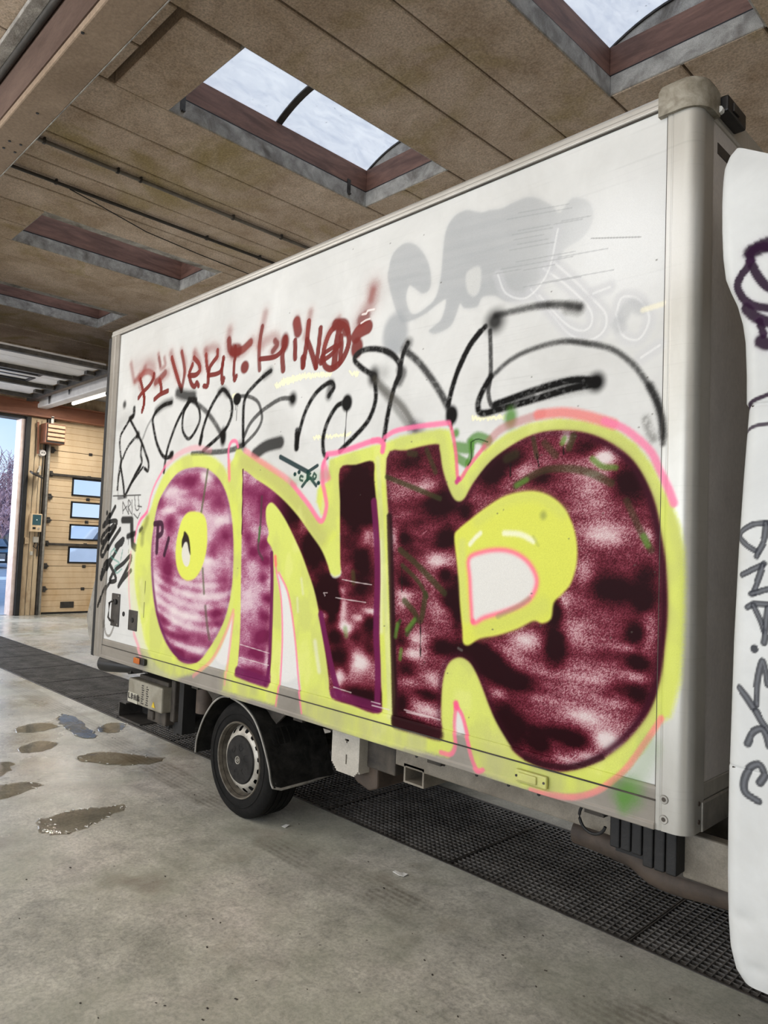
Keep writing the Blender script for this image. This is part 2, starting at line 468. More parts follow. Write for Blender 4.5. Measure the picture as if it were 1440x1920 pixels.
def painted(name, c1, c2, c3, rough, metal, stretch=(1, 1, 1), scratches=True):
    # bare surface with grime, under the spray paint stored in the mesh's "paint" attribute
    m, nt, b = nodes(name)
    p = pos(nt)
    ps = scaled(nt, p, stretch)
    c = ramp(nt, noise(nt, ps, 2.2, 8, 0.65, 0.5), [(0.35, lin4(c1)), (0.65, lin4(c2))])
    g = ramp(nt, noise(nt, p, 1.1, 6, 0.65, 0.8), [(0.5, G(0)), (0.78, G(0.55))])
    c = mixc(nt, g, c, lin4(c3))
    if scratches:
        # faint wash and wipe streaks running slightly downhill along the body
        rot = nt.nodes.new('ShaderNodeMapping'); rot.inputs['Rotation'].default_value = (0, -0.07, 0)
        rot.inputs['Scale'].default_value = (0.7, 1, 34)
        nt.links.new(p, rot.inputs['Vector'])
        s = ramp(nt, noise(nt, rot.outputs[0], 2.0, 4, 0.7), [(0.58, G(1)), (0.7, G(0.86))])
        c = mixc(nt, 0.6, c, s, 'MULTIPLY')
    a = nt.nodes.new('ShaderNodeAttribute'); a.attribute_name = 'paint'
    grain = ramp(nt, noise(nt, p, 420, 2, 0.6), [(0.3, G(0.9)), (0.7, G(1.06))])
    pc = mixc(nt, 1.0, a.outputs['Color'], grain, 'MULTIPLY')
    c = mixc(nt, a.outputs['Alpha'], c, pc)
    nt.links.new(c, b.inputs['Base Color'])
    nt.links.new(math_(nt, 'SUBTRACT', 0.2, math_(nt, 'MULTIPLY', a.outputs['Alpha'], 0.16)), b.inputs['Specular IOR Level'])
    b.inputs['Roughness'].default_value = rough
    mt = math_(nt, 'MULTIPLY', math_(nt, 'SUBTRACT', 1.0, a.outputs['Alpha']), metal)
    nt.links.new(mt, b.inputs['Metallic'])
    return m
M['panel'] = painted('white_box_panel', (206, 206, 203), (220, 220, 217), (193, 191, 186), 0.38, 0.0)
M['rail'] = painted('aluminium_rail', (138, 132, 123), (156, 150, 141), (120, 114, 104), 0.45, 0.2)
M['toprail'] = painted('white_top_rail', (190, 187, 180), (206, 203, 197), (172, 168, 160), 0.3, 0.4)
M['post'] = painted('corner_post_profile', (180, 178, 171), (198, 196, 189), (160, 156, 145), 0.34, 0.5, (1, 1, 0.4))
M['cab'] = painted('white_cab_fairing', (206, 208, 207), (220, 222, 221), (190, 188, 182), 0.35, 0.0, scratches=False)

# ------------------------------------------------------------------ spray paint on the truck body
YB = 2.42                     # plane of the box side
X_REAR, X_PANEL0, X_PANEL1, X_END = -5.60, -5.462, -1.105, -0.895
Z_BOT, Z_MID, Z_LOW, Z_TOP, Z_ROOF = 0.705, 0.800, 0.847, 3.20, 3.27

def cols():
    out = [X_REAR]
    stops = [X_PANEL0, X_PANEL1, X_END]
    for s in stops:
        a = out[-1]; seg = []; x = a
        while x < s-1e-6:
            t = (x-X_REAR)/(X_END-X_REAR)
            x += 0.0082*(1-t)**1.15+0.0027
            seg.append(x)
        seg = np.array(seg); seg = a+(seg-a)*(s-a)/(seg[-1]-a)
        out += list(seg)
    return np.array(out)
def rows():
    out = [Z_BOT]
    for s in (Z_MID, Z_LOW, Z_TOP, Z_ROOF):
        n = max(2, int(round((s-out[-1])/0.0031)))
        out += list(np.linspace(out[-1], s, n+1)[1:])
    return np.array(out)

def vnoise(u, v, seed):
    r = np.random.default_rng(seed).random((257, 257))
    iu = np.floor(u).astype(int); iv = np.floor(v).astype(int)
    fu = u-iu; fv = v-iv
    fu = fu*fu*(3-2*fu); fv = fv*fv*(3-2*fv)
    iu %= 256; iv %= 256
    return (r[iu, iv]*(1-fu)+r[iu+1, iv]*fu)*(1-fv)+(r[iu, iv+1]*(1-fu)+r[iu+1, iv+1]*fu)*fv
def fbm(u, v, seed, octv=4):
    s = 0; a = 0.5; t = 0
    for i in range(octv):
        s = s+a*vnoise(u*2**i+7.3*i, v*2**i+3.1*i, seed+i); t += a; a *= 0.55
    return s/t
def sstep(x):
    x = np.clip(x, 0, 1)
    return x*x*(3-2*x)

class Canvas:
    def __init__(s, xs, zs, plane):
        s.xs, s.zs, s.plane = xs, zs, plane
        s.X, s.Z = np.meshgrid(xs, zs)
        s.c = np.zeros(s.X.shape+(3,), np.float32)
        s.a = np.zeros(s.X.shape, np.float32)
        s.spray = rng.random(s.X.shape).astype(np.float32)
    def P(s, fr, pts):
        ox, oy, k = fr
        p = np.asarray(pts, float)/k+np.array([ox, oy])
        q = on_y(p, s.plane)
        return q[:, [0, 2]]
    def win(s, lo, hi):
        i0, i1 = np.searchsorted(s.xs, [lo[0], hi[0]])
        j0, j1 = np.searchsorted(s.zs, [lo[1], hi[1]])
        return slice(max(j0-1, 0), j1+1), slice(max(i0-1, 0), i1+1)
    def over(s, w, m, col):
        m = np.clip(m, 0, 1)
        a0 = s.a[w]; c0 = s.c[w]
        a1 = a0+(1-a0)*m
        col = np.asarray(col, np.float32)/255.0
        s.c[w] = (c0*(a0*(1-m))[..., None]+col*m[..., None])/np.maximum(a1, 1e-6)[..., None]
        s.a[w] = a1
    def spline(s, q, n=7):
        if len(q) < 3: return q
        p = np.vstack([2*q[0]-q[1], q, 2*q[-1]-q[-2]])
        out = []
        for i in range(1, len(p)-2):
            for t in np.linspace(0, 1, n, endpoint=False):
                a, b, c, d = p[i-1], p[i], p[i+1], p[i+2]
                out.append(0.5*((2*b)+(-a+c)*t+(2*a-5*b+4*c-d)*t*t+(-a+3*b-3*c+d)*t**3))
        out.append(p[-2])
        return np.array(out)
    def dist(s, q, closed=False, pad=0.1):
        if closed: q = np.vstack([q, q[:1]])
        lo, hi = q.min(0)-pad, q.max(0)+pad
        w = s.win(lo, hi)
        D = np.full(s.X[w].shape, 9.0, np.float32)
        oj, oi = w[0].start, w[1].start
        for a, b in zip(q[:-1], q[1:]):
            v = s.win(np.minimum(a, b)-pad, np.maximum(a, b)+pad)
            X, Z = s.X[v], s.Z[v]
            if X.size == 0: continue
            d = b-a; L = max(d@d, 1e-9)
            t = np.clip(((X-a[0])*d[0]+(Z-a[1])*d[1])/L, 0, 1)
            dd = np.hypot(X-a[0]-t*d[0], Z-a[1]-t*d[1])
            vv = (slice(v[0].start-oj, v[0].stop-oj), slice(v[1].start-oi, v[1].stop-oi))
            D[vv] = np.minimum(D[vv], dd)
        return w, D
    def stroke(s, fr, pts, width, col, soft=0.5, alpha=1.0, raw=False, dry=0.0):
        q = s.P(fr, pts)
        q = q if raw else s.spline(q)
        r = width/2
        w, D = s.dist(q, pad=r*(1+soft)+0.01)
        m = sstep((r*(1+soft)-D)/(2*r*soft+1e-6))
        if soft > 0.3:
            m = np.clip(m+(s.spray[w]-0.5)*0.5*m*(1-m)*2, 0, 1)
        if dry:
            n = fbm(s.X[w]*60, s.Z[w]*60, 91, 3)
            m = m*(1-0.6*dry*sstep((n-0.5)/0.2))
        s.over(w, m*alpha, col)
    def dot(s, fr, p, rx, rz, col, soft=0.4, alpha=1.0):
        q = s.P(fr, [p])[0]
        w = s.win((q[0]-rx*2, q[1]-rz*2), (q[0]+rx*2, q[1]+rz*2))
        D = np.hypot((s.X[w]-q[0])/rx, (s.Z[w]-q[1])/rz)
        m = sstep((1+soft-D)/(2*soft))
        s.over(w, m*alpha, col)
    def inside(s, w, q):
        X, Z = s.X[w], s.Z[w]
        ins = np.zeros(X.shape, bool)
        b = np.roll(q, -1, 0)
        for (x0, z0), (x1, z1) in zip(q, b):
            if z0 == z1: continue
            c = (z0 > Z) != (z1 > Z)
            ins ^= c & (X < (x1-x0)*(Z-z0)/(z1-z0)+x0)
        return ins
    def poly_sd(s, fr, pts, smooth=True, pad=0.08):
        q = s.P(fr, pts) if fr is not None else np.asarray(pts)
        if smooth:
            n = len(q); e = np.vstack([q[-1:], q, q[:2]])
            out = []
            for i in range(1, n+1):
                for t in np.linspace(0, 1, 4, endpoint=False):
                    a, b, c, d = e[i-1], e[i], e[i+1], e[i+2]
                    out.append(0.5*((2*b)+(-a+c)*t+(2*a-5*b+4*c-d)*t*t+(-a+3*b-3*c+d)*t**3))
            q = np.array(out)
        w, D = s.dist(q, True, pad)
        ins = s.inside(w, q)
        return w, np.where(ins, -D, D)
    def poly(s, fr, pts, col, soft=0.012, alpha=1.0, smooth=True, tex=None):
        w, sd = s.poly_sd(fr, pts, smooth, max(0.08, soft*2))
        m = sstep((soft-sd)/(2*soft))
        if soft > 0.008:
            m = np.clip(m+(s.spray[w]-0.5)*m*(1-m)*1.6, 0, 1)
        if tex is not None: m = m*tex(s.X[w], s.Z[w])
        s.over(w, m*alpha, col)
        return w, sd

# frames: crops of the photograph the strokes were traced in (origin x, origin y, magnification)
A_ = (200, 560, 7.2); B_ = (360, 560, 7.2); C_ = (520, 520, 7.2); D_ = (210, 720, 7.2); E_ = (360, 680, 7.2)
F_ = (640, 620, 5.538); G_ = (860, 540, 3.6); H_ = (170, 900, 5.333)
T1 = (180, 580, 3.6); T2 = (540, 520, 3.6); T3 = (700, 340, 2.571); T4 = (180, 820, 4.0); T5 = (420, 820, 3.3103)
T6 = (700, 760, 2.4); T7 = (700, 1180, 2.4)

YEL = (214, 222, 104); YEL2 = (222, 228, 96); PINK = (250, 120, 160); BLK = (17, 16, 15); RED = (118, 38, 32)
GRN = (86, 140, 52); DGRN = (56, 62, 32); MAG = (108, 32, 78); MAR = (60, 20, 26); WHT = (228, 226, 222)
GREY = (164, 167, 170); TEAL = (20, 50, 54)

def ramp3(d, stops):
    out = np.zeros(d.shape+(3,), np.float32)
    ps = [p for p, _ in stops]
    for k in range(3):
        out[..., k] = np.interp(d, ps, [c[k] for _, c in stops])
    return out
R_MAG = [(0, (226, 212, 212)), (0.3, (206, 172, 186)), (0.6, (160, 88, 120)), (1, (116, 34, 74))]
R_MAR = [(0, (220, 205, 204)), (0.25, (192, 146, 152)), (0.5, (126, 52, 68)), (0.75, (82, 24, 35)), (1, (36, 9, 14))]

def letter_fill(cv, fr, pts, base, blobs, stops, amp=0.55, fu=5.0, fv=11.0, seed=3, soft=0.008, stops2=None, split=None, bands=None, grain=0.42):
    w, sd = cv.poly_sd(fr, pts)
    X, Z = cv.X[w], cv.Z[w]
    d = base+amp*(fbm(X*fu, Z*fv, seed, 5)-0.5)*1.6+0.22*(fbm(X*fu*3, Z*fv*3, seed+40, 3)-0.5)
    for b in blobs:
        if b[-1] < 0: b = tuple(b[:-1])+(b[-1]*0.8,)
        f2, bx, by, brx, bry, k = b if len(b) == 6 else (fr,)+tuple(b)
        q = cv.P(f2, [(bx, by), (bx+brx, by), (bx, by+bry)])
        rx = abs(q[1, 0]-q[0, 0]); rz = abs(q[2, 1]-q[0, 1])
        g = np.exp(-(((X-q[0, 0])/rx)**2+((Z-q[0, 1])/rz)**2)*1.1)
        d = d+k*g
    if bands is not None:
        d = d+bands(X, Z)
    d = d+(cv.spray[w]-0.5)*grain*np.clip(1.1-np.abs(d-0.5)*1.4, 0.2, 1)
    d = np.clip(d, 0, 1)
    col = ramp3(d, stops)
    if stops2 is not None:
        t = split(X, Z)
        col = col*(1-t)[..., None]+ramp3(d, stops2)*t[..., None]
    m = sstep((soft-sd)/(2*soft))
    a0 = cv.a[w]; a1 = a0+(1-a0)*m
    cv.c[w] = (cv.c[w]*(a0*(1-m))[..., None]+col/255.0*m[..., None])/np.maximum(a1, 1e-6)[..., None]
    cv.a[w] = a1
    return w, sd

def paint_box(cv):
    S = cv.stroke
    # --- grey buffed letters, soft on their upper side
    g1 = [(75, 420), (95, 350), (150, 300), (210, 310), (260, 380), (278, 460), (270, 520), (235, 540), (195, 512), (172, 505), (158, 560), (172, 622), (200, 640), (250, 612), (300, 560), (325, 460), (335, 350), (350, 240), (390, 170), (450, 140), (520, 150), (560, 140), (620, 130), (680, 100), (760, 75), (850, 110), (900, 150), (960, 80), (1040, 100), (1060, 180), (1010, 270), (920, 330), (890, 410), (800, 480), (740, 560), (650, 580), (585, 552), (525, 560), (500, 604), (440, 612), (418, 590), (400, 640), (370, 700), (300, 735), (268, 722), (290, 700), (330, 660), (350, 572), (310, 592), (240, 645), (150, 680), (120, 650), (90, 560), (70, 470)]
    q0 = cv.P(T3, [(250, 300), (1100, 300)])
    fade = lambda X, Z: (1-0.62*sstep((X-q0[0, 0]-0.25)/(q0[1, 0]-q0[0, 0])))*(0.86+0.28*(fbm(X*1.6, Z*44+X*4, 77, 3)-0.5))
    cv.poly(T3, g1, GREY, 0.024, 0.4, tex=fade)
    cv.poly(T3, g1, GREY, 0.007, 0.66, tex=fade)
    cv.dot(T3, (1180, 330), 0.26, 0.22, (246, 247, 247), 0.8, 0.55)  # soft white patch paints a reflection into the panel colour
    cv.poly(T3, [(450, 440), (515, 412), (514, 520), (480, 556), (450, 520)], (214, 214, 210), 0.01, 0.8)
    cv.dot(T3, (105, 738), 0.085, 0.105, GREY, 0.25, 0.8)
    cv.dot(T3, (95, 800), 0.05, 0.05, GREY, 0.7, 0.5)
    for pts in ([(870, 390), (960, 470), (1050, 560), (1120, 640), (1110, 720), (1040, 765), (950, 740), (860, 640), (760, 520)],
                [(820, 420), (930, 500), (1040, 610), (1050, 690), (1000, 720), (920, 680), (800, 550)], [(600, 450), (640, 540), (740, 560), (840, 440), (890, 230)],
                [(1170, 640), (1200, 560), (1280, 570), (1330, 660), (1280, 760), (1200, 740), (1170, 640)], [(1060, 540), (1140, 510)], [(1290, 850), (1380, 790)]):
        S(T3, pts, 0.05, (204, 204, 206), 0.5, 0.5)
        S(T3, pts, 0.009, (244, 244, 242), 0.5, 0.45)
    S(T3, [(1200, 650), (1240, 600), (1290, 610)], 0.05, (176, 178, 180), 0.6, 0.5)
    S(T3, [(1180, 690), (1190, 700)], 0.05, (176, 178, 180), 0.6, 0.4)
    S(T3, [(1300, 620), (1400, 590)], 0.02, (246, 240, 214), 0.6, 0.7)
    for y in range(16):
        x0 = 560+rng.random()*500; yy = 120+y*24+rng.random()*12; L = 120+rng.random()*260
        S(T3, [(x0, yy+L*0.09), (x0+L, yy-L*0.09)], 0.004, (150, 152, 154), 0.6, 0.45, raw=True)
    S(T3, [(1050, 275), (1290, 268)], 0.004, (110, 110, 110), 0.5, 0.6)
    # --- pale yellow wiped marker
    def scribble(fr, p0, p1, n, h, w=0.012):
        p0 = np.array(p0, float); p1 = np.array(p1, float)
        pts = [tuple(p0+(p1-p0)*i/n+np.array([rng.normal()*4, (1 if i % 2 else -1)*h*(0.5+rng.random())])) for i in range(n+1)]
        S(fr, pts, w, (250, 246, 206), 0.5, 0.85, raw=True)
    scribble(C_, (60, 1410), (420, 1320), 30, 30); scribble(C_, (420, 1330), (720, 1300), 22, 24)
    scribble(B_, (1120, 1190), (1440, 1060), 22, 30)
    scribble(T2, (170, 1085), (420, 1060), 22, 10); scribble(G_, (90, 880), (310, 870), 18, 10); scribble(T2, (430, 650), (480, 650), 6, 12)
    scribble(E_, (540, 470), (580, 430), 6, 18)
    # --- red lettering with smeared tops
    def red(fr, pts, w, a=0.97, soft=0.16): S(fr, pts, w*0.88, RED, soft*0.8, a)
    def smear(fr, pts, w, a=0.5): S(fr, pts, w*0.62, (134, 48, 40), 0.9, a*0.9); S(fr, pts, w*1.1, (176, 104, 94), 1.0, a*0.28)
    smear(A_, [(330, 880), (350, 1000), (380, 1120), (460, 1040), (520, 930)], 0.07, 0.55)
    smear(A_, [(480, 1000), (560, 900), (630, 940), (630, 1050)], 0.12, 0.42)
    smear(A_, [(400, 900), (640, 850)], 0.16, 0.16)
    smear(A_, [(380, 1110), (440, 1030)], 0.06, 0.6)
    S(A_, [(440, 1080), (500, 1005), (560, 985), (615, 1010), (640, 1060)], 0.05, (148, 62, 54), 0.5, 0.75)
    red(A_, [(455, 1090), (490, 1240), (508, 1340), (500, 1440), (490, 1480)], 0.042)
    red(D_, [(425, 120), (435, 220), (425, 300), (405, 370)], 0.042)
    red(A_, [(430, 1340), (480, 1270), (570, 1180), (625, 1090), (640, 1020)], 0.042)
    smear(A_, [(455, 1090), (440, 1180), (480, 1260)], 0.05, 0.45)
    red(A_, [(715, 1100), (735, 1180), (735, 1250)], 0.045); red(A_, [(645, 1360), (720, 1295), (825, 1245)], 0.042)
    red(A_, [(660, 1130), (720, 1080), (790, 1000)], 0.06, 0.8, 0.5); smear(A_, [(700, 750), (720, 860), (730, 940), (790, 900), (780, 800)], 0.055, 0.6)
    red(A_, [(705, 800), (725, 900)], 0.04, 0.6, 0.7); smear(A_, [(660, 1140), (820, 1010)], 0.1, 0.5)
    red(A_, [(880, 800), (930, 980), (1010, 1240)], 0.045); smear(A_, [(870, 740), (930, 960), (960, 1060)], 0.09, 0.6)
    red(A_, [(1010, 1240), (1050, 1020), (1045, 900), (1015, 720)], 0.042, 0.9, 0.35); smear(A_, [(1060, 1000), (1060, 850), (1010, 700)], 0.07, 0.5)
    red(A_, [(1180, 800), (1245, 880), (1255, 970), (1200, 1030), (1110, 1035)], 0.042); red(A_, [(1160, 890), (1115, 1020), (1145, 1150), (1190, 1185), (1215, 1135), (1240, 1175)], 0.042)
    smear(A_, [(1190, 720), (1240, 830), (1270, 960)], 0.08, 0.6); smear(A_, [(1180, 760), (1150, 900)], 0.06, 0.5)
    red(B_, [(190, 760), (200, 900), (218, 1010), (210, 1170), (160, 1180)], 0.04); smear(B_, [(180, 700), (200, 820), (215, 930)], 0.08, 0.55)
    red(B_, [(225, 1030), (240, 930), (290, 850), (340, 780), (345, 700)], 0.04); smear(B_, [(200, 700), (280, 660), (350, 690), (350, 780)], 0.09, 0.5)
    red(B_, [(225, 1035), (330, 1015), (390, 970), (425, 830)], 0.036); red(B_, [(425, 800), (402, 990), (410, 1130), (428, 1080)], 0.042)
    smear(B_, [(510, 430), (490, 560), (500, 690), (560, 740)], 0.1, 0.55); red(B_, [(500, 560), (515, 690), (580, 720), (680, 690), (790, 590)], 0.06, 0.9, 0.4)
    smear(B_, [(560, 760), (700, 700), (810, 580)], 0.1, 0.5); red(B_, [(585, 650), (582, 780), (565, 930), (572, 1095), (600, 1045)], 0.036); red(B_, [(560, 700), (620, 700)], 0.1, 0.9, 0.4)
    cv.dot(B_, (712, 925), 0.045, 0.04, RED, 0.2, 0.96)
    smear(B_, [(990, 200), (960, 340), (920, 500), (900, 620)], 0.085, 0.5); red(B_, [(950, 380), (925, 520), (908, 660), (905, 800), (912, 955)], 0.042, 0.9, 0.3)
    smear(B_, [(930, 640), (1010, 560), (1110, 520), (1160, 600), (1090, 720)], 0.1, 0.5); red(B_, [(1120, 570), (1150, 620), (1090, 710)], 0.045, 0.85, 0.5)
    red(B_, [(920, 815), (1100, 790), (1190, 730), (1240, 640)], 0.036); red(B_, [(1260, 540), (1250, 640), (1220, 760), (1230, 960)], 0.05, 0.95, 0.2); cv.dot(B_, (1255, 590), 0.04, 0.055, RED, 0.3, 0.95)
    red(C_, [(240, 860), (240, 960), (240, 1090)], 0.044); red(C_, [(260, 610), (280, 730)], 0.085, 0.95, 0.3); smear(C_, [(265, 560), (270, 650)], 0.07, 0.5)
    red(C_, [(425, 600), (410, 760), (385, 960), (345, 1200)], 0.045); smear(C_, [(450, 470), (420, 620), (380, 800)], 0.07, 0.55)
    red(C_, [(405, 850), (455, 990), (520, 1210)], 0.045); red(C_, [(520, 1210), (555, 960), (585, 690)], 0.042); red(C_, [(345, 1090), (345, 1200)], 0.05)
    red(C_, [(830, 620), (720, 730), (655, 880), (620, 1040), (640, 1190), (720, 1235), (820, 1180), (910, 1050), (965, 880), (950, 720), (880, 640), (810, 640)], 0.042)
    smear(C_, [(830, 560), (760, 640), (690, 760), (640, 900)], 0.06, 0.6); red(C_, [(790, 640), (900, 640), (930, 720)], 0.075, 0.95, 0.3)
    red(C_, [(840, 690), (800, 900), (765, 1190)], 0.055); red(C_, [(860, 800), (865, 920), (845, 1150)], 0.04); red(C_, [(600, 1130), (720, 1050), (850, 900)], 0.032); red(C_, [(650, 1010), (790, 920)], 0.03)
    red(C_, [(590, 1140), (610, 1080)], 0.05)
    red(C_, [(1060, 800), (1110, 730), (1220, 670)], 0.085, 0.96, 0.2); smear(C_, [(1110, 640), (1170, 500), (1270, 330), (1300, 150)], 0.13, 0.55); red(C_, [(1130, 580), (1200, 530)], 0.07, 0.7, 0.6)
    smear(C_, [(1260, 300), (1290, 180)], 0.06, 0.55); cv.dot(C_, (1075, 955), 0.045, 0.055, RED, 0.2, 0.96)
    S(C_, [(1150, 500), (1200, 490), (1220, 450), (1310, 430)], 0.012, (240, 236, 232), 0.3, 0.9, raw=True); S(C_, [(1130, 620), (1190, 580), (1250, 560)], 0.01, (240, 236, 232), 0.3, 0.9, raw=True)
    # --- black spray tag
    def blk(fr, pts, w=0.03, a=1.0, soft=0.45, dry=0.18): S(fr, pts, w*0.86, BLK, soft, a, dry=dry)
    cv.dot(D_, (170, 278), 0.028, 0.03, BLK, 0.6, 0.9)
    S(D_, [(90, 560), (160, 500), (240, 440)], 0.09, BLK, 1.0, 0.18)
    blk(D_, [(300, 330), (292, 420), (240, 470)], 0.05); blk(D_, [(245, 470), (180, 580), (120, 690), (105, 790), (115, 940), (125, 1060), (92, 1240), (72, 1420)], 0.032, dry=0.6)
    blk(D_, [(245, 480), (350, 680), (405, 800), (450, 930), (492, 1060), (485, 1170), (440, 1140)], 0.032); blk(D_, [(345, 690), (220, 840), (140, 1020), (118, 1090), (138, 1250), (160, 1430)], 0.03, dry=0.6)
    blk(D_, [(402, 810), (388, 950), (400, 1060), (320, 1210), (215, 1430)], 0.032, dry=0.5); blk(D_, [(420, 1120), (340, 1230), (270, 1330)], 0.022); cv.dot(D_, (350, 690), 0.03, 0.03, BLK, 0.5)
    blk(T1, [(165, 1020), (150, 1120), (148, 1260)], 0.022, 0.6, dry=0.7); blk(T1, [(165, 1060), (185, 1180), (190, 1260)], 0.03); blk(T1, [(300, 1060), (250, 1150), (195, 1260)], 0.034); blk(T1, [(150, 1275), (205, 1265)], 0.03, 0.7)
    blk(D_, [(805, 250), (700, 285), (600, 370), (552, 470), (560, 580), (600, 780), (660, 930), (715, 990), (785, 980), (818, 930)], 0.036); S(D_, [(800, 240), (700, 280), (600, 360)], 0.06, BLK, 0.7, 0.7); cv.dot(D_, (800, 960), 0.03, 0.03, BLK, 0.4)
    blk(D_, [(550, 450), (480, 570), (415, 740)], 0.026, 0.5); blk(D_, [(1030, 235), (900, 470), (810, 690), (740, 920), (700, 1190)], 0.034); blk(D_, [(1050, 240), (975, 370), (950, 520), (962, 650), (1030, 740), (1110, 660), (1182, 500), (1180, 360), (1130, 240)], 0.03, dry=0.2)
    S(D_, [(890, 120), (990, 155), (1100, 160)], 0.075, BLK, 0.6, 0.9); blk(D_, [(1040, 215), (1130, 215)], 0.05)
    blk(E_, [(20, 520), (180, 650), (300, 800), (420, 1010)], 0.042, 0.85, 0.6); cv.dot(E_, (420, 1000), 0.035, 0.06, BLK, 0.4)
    blk(E_, [(108, 1090), (150, 890), (220, 680), (310, 500), (410, 365), (490, 430), (540, 560), (525, 740), (450, 900), (350, 1010), (150, 1190)], 0.034); S(E_, [(370, 400), (420, 360), (480, 420)], 0.05, BLK, 0.7, 0.7); blk(E_, [(108, 1090), (130, 990)], 0.045)
    blk(E_, [(0, 1232), (200, 1215), (400, 1200), (560, 1170), (690, 1110)], 0.04, 0.85); cv.dot(E_, (610, 492), 0.043, 0.038, BLK, 0.15)
    for dx, L in ((-15, 110), (0, 250), (15, 60)): S(E_, [(605+dx, 530), (600+dx, 530+L)], 0.006, BLK, 0.4, 0.8, raw=True)
    blk(E_, [(1065, 110), (960, 190), (830, 320), (740, 430), (700, 560), (690, 800), (692, 1110)], 0.034); S(E_, [(1060, 110), (980, 180)], 0.05, BLK, 0.8, 0.6)
    blk(E_, [(620, 455), (760, 455), (880, 520), (930, 640), (940, 780), (860, 940), (700, 1110)], 0.028, 0.85); blk(E_, [(1360, 480), (1200, 490), (1050, 575), (900, 690), (780, 830), (705, 990)], 0.032, 0.85); cv.dot(E_, (1360, 490), 0.035, 0.038, BLK, 0.6)
    S(E_, [(850, 1235), (1000, 1130), (1190, 1075)], 0.075, BLK, 0.35, 0.92); S(E_, [(690, 1130), (650, 1120)], 0.06, BLK, 0.8, 0.6)
    blk(E_, [(1420, 920), (1410, 1150)], 0.045); blk(T2, [(58, 1150), (75, 1050), (120, 900), (190, 780), (280, 710), (310, 740), (275, 800)], 0.034); S(T2, [(290, 715), (275, 800)], 0.05, BLK, 0.7, 0.7); blk(T2, [(60, 1060), (58, 1150)], 0.045)
    blk(T2, [(395, 840), (330, 870), (270, 970), (238, 1080), (240, 1180), (262, 1215)], 0.034); cv.dot(T2, (398, 848), 0.04, 0.045, BLK, 0.25)
    S(T2, [(398, 880), (390, 1000), (380, 1130)], 0.008, BLK, 0.3, 0.9, raw=True); blk(T2, [(588, 720), (592, 820), (560, 930), (500, 1020), (350, 1172)], 0.034)
    blk(F_, [(345, 470), (230, 400), (140, 310), (165, 245), (260, 195), (400, 195), (520, 245), (600, 340), (612, 450), (560, 560), (515, 720), (470, 940), (442, 1130)], 0.036)
    cv.dot(F_, (335, 480), 0.035, 0.045, BLK, 0.7); S(F_, [(340, 440), (440, 440)], 0.07, BLK, 1.0, 0.3)
    S(F_, [(345, 500), (480, 640), (640, 800), (770, 1020)], 0.04, (60, 56, 46), 0.8, 0.75); S(F_, [(390, 600), (540, 780), (700, 1000)], 0.03, (60, 56, 46), 0.9, 0.5)
    blk(F_, [(570, 540), (610, 400), (640, 250), (690, 130)], 0.032); S(F_, [(610, 400), (640, 440), (600, 530)], 0.05, BLK, 0.6, 0.75); S(F_, [(660, 200), (700, 130)], 0.05, BLK, 0.8, 0.7)
    blk(F_, [(690, 225), (800, 325), (930, 490), (1050, 680), (1140, 870)], 0.042, 0.92, 0.6); blk(F_, [(1110, 770), (1150, 600), (1220, 390), (1320, 180), (1440, 10)], 0.034); cv.dot(F_, (1145, 880), 0.035, 0.045, BLK, 0.3); S(F_, [(1147, 920), (1145, 1020)], 0.01, BLK, 0.3, 0.9, raw=True)
    S(F_, [(760, 1010), (800, 1030)], 0.07, (70, 52, 80), 0.8, 0.6)
    blk(G_, [(0, 545), (80, 380), (180, 260)], 0.03); cv.dot(G_, (245, 225), 0.05, 0.05, BLK, 0.7, 0.95); blk(G_, [(250, 185), (400, 150), (560, 118), (700, 112), (815, 130)], 0.032, 0.8, 0.8); S(G_, [(740, 130), (810, 140)], 0.045, BLK, 0.8, 0.5)
    blk(G_, [(212, 290), (216, 450), (215, 600), (200, 700), (215, 780), (250, 810)], 0.026, 0.9); blk(G_, [(215, 600), (150, 720), (130, 800), (160, 845), (300, 812), (500, 755), (750, 680), (930, 645)], 0.036); blk(G_, [(250, 785), (500, 695), (750, 625), (930, 625)], 0.036); S(G_, [(600, 690), (930, 635)], 0.06, BLK, 0.8, 0.5)
    S(G_, [(240, 790), (500, 720)], 0.03, BLK, 0.8, 0.6); cv.dot(G_, (930, 635), 0.034, 0.036, BLK, 0.6)
    blk(G_, [(232, 590), (350, 485), (500, 412), (700, 362), (900, 380), (1050, 420), (1180, 520), (1270, 640), (1340, 770), (1375, 900), (1382, 1050)], 0.026, 0.85, 0.8); blk(G_, [(1290, 660), (1340, 770), (1372, 890), (1380, 1000)], 0.036, 0.8, 0.7)
    # --- left side: marker tag, "7", ARTU, teal scrawl
    def ink(pts, w=0.036): S(H_, pts, w, (24, 24, 24), 0.12, 0.95)
    ink([(245, 268), (190, 375), (140, 465), (200, 415), (262, 420), (205, 530), (130, 630), (135, 560), (230, 450)]); ink([(295, 490), (210, 620), (135, 760), (128, 690), (250, 470)]); ink([(320, 590), (250, 660), (310, 640), (320, 600), (190, 830), (118, 990), (150, 850), (230, 760)])
    ink([(195, 850), (222, 920), (190, 1010), (252, 1000), (240, 910), (330, 830), (395, 760), (395, 820), (280, 1055), (320, 1000), (402, 905)]); ink([(200, 1010), (140, 1110), (85, 1260)], 0.03); S(H_, [(165, 1050), (140, 1200), (132, 1380), (150, 1530), (190, 1555), (225, 1480), (240, 1420)], 0.02, (120, 114, 106), 0.3, 0.8); cv.dot(H_, (178, 330), 0.02, 0.02, BLK, 0.3)
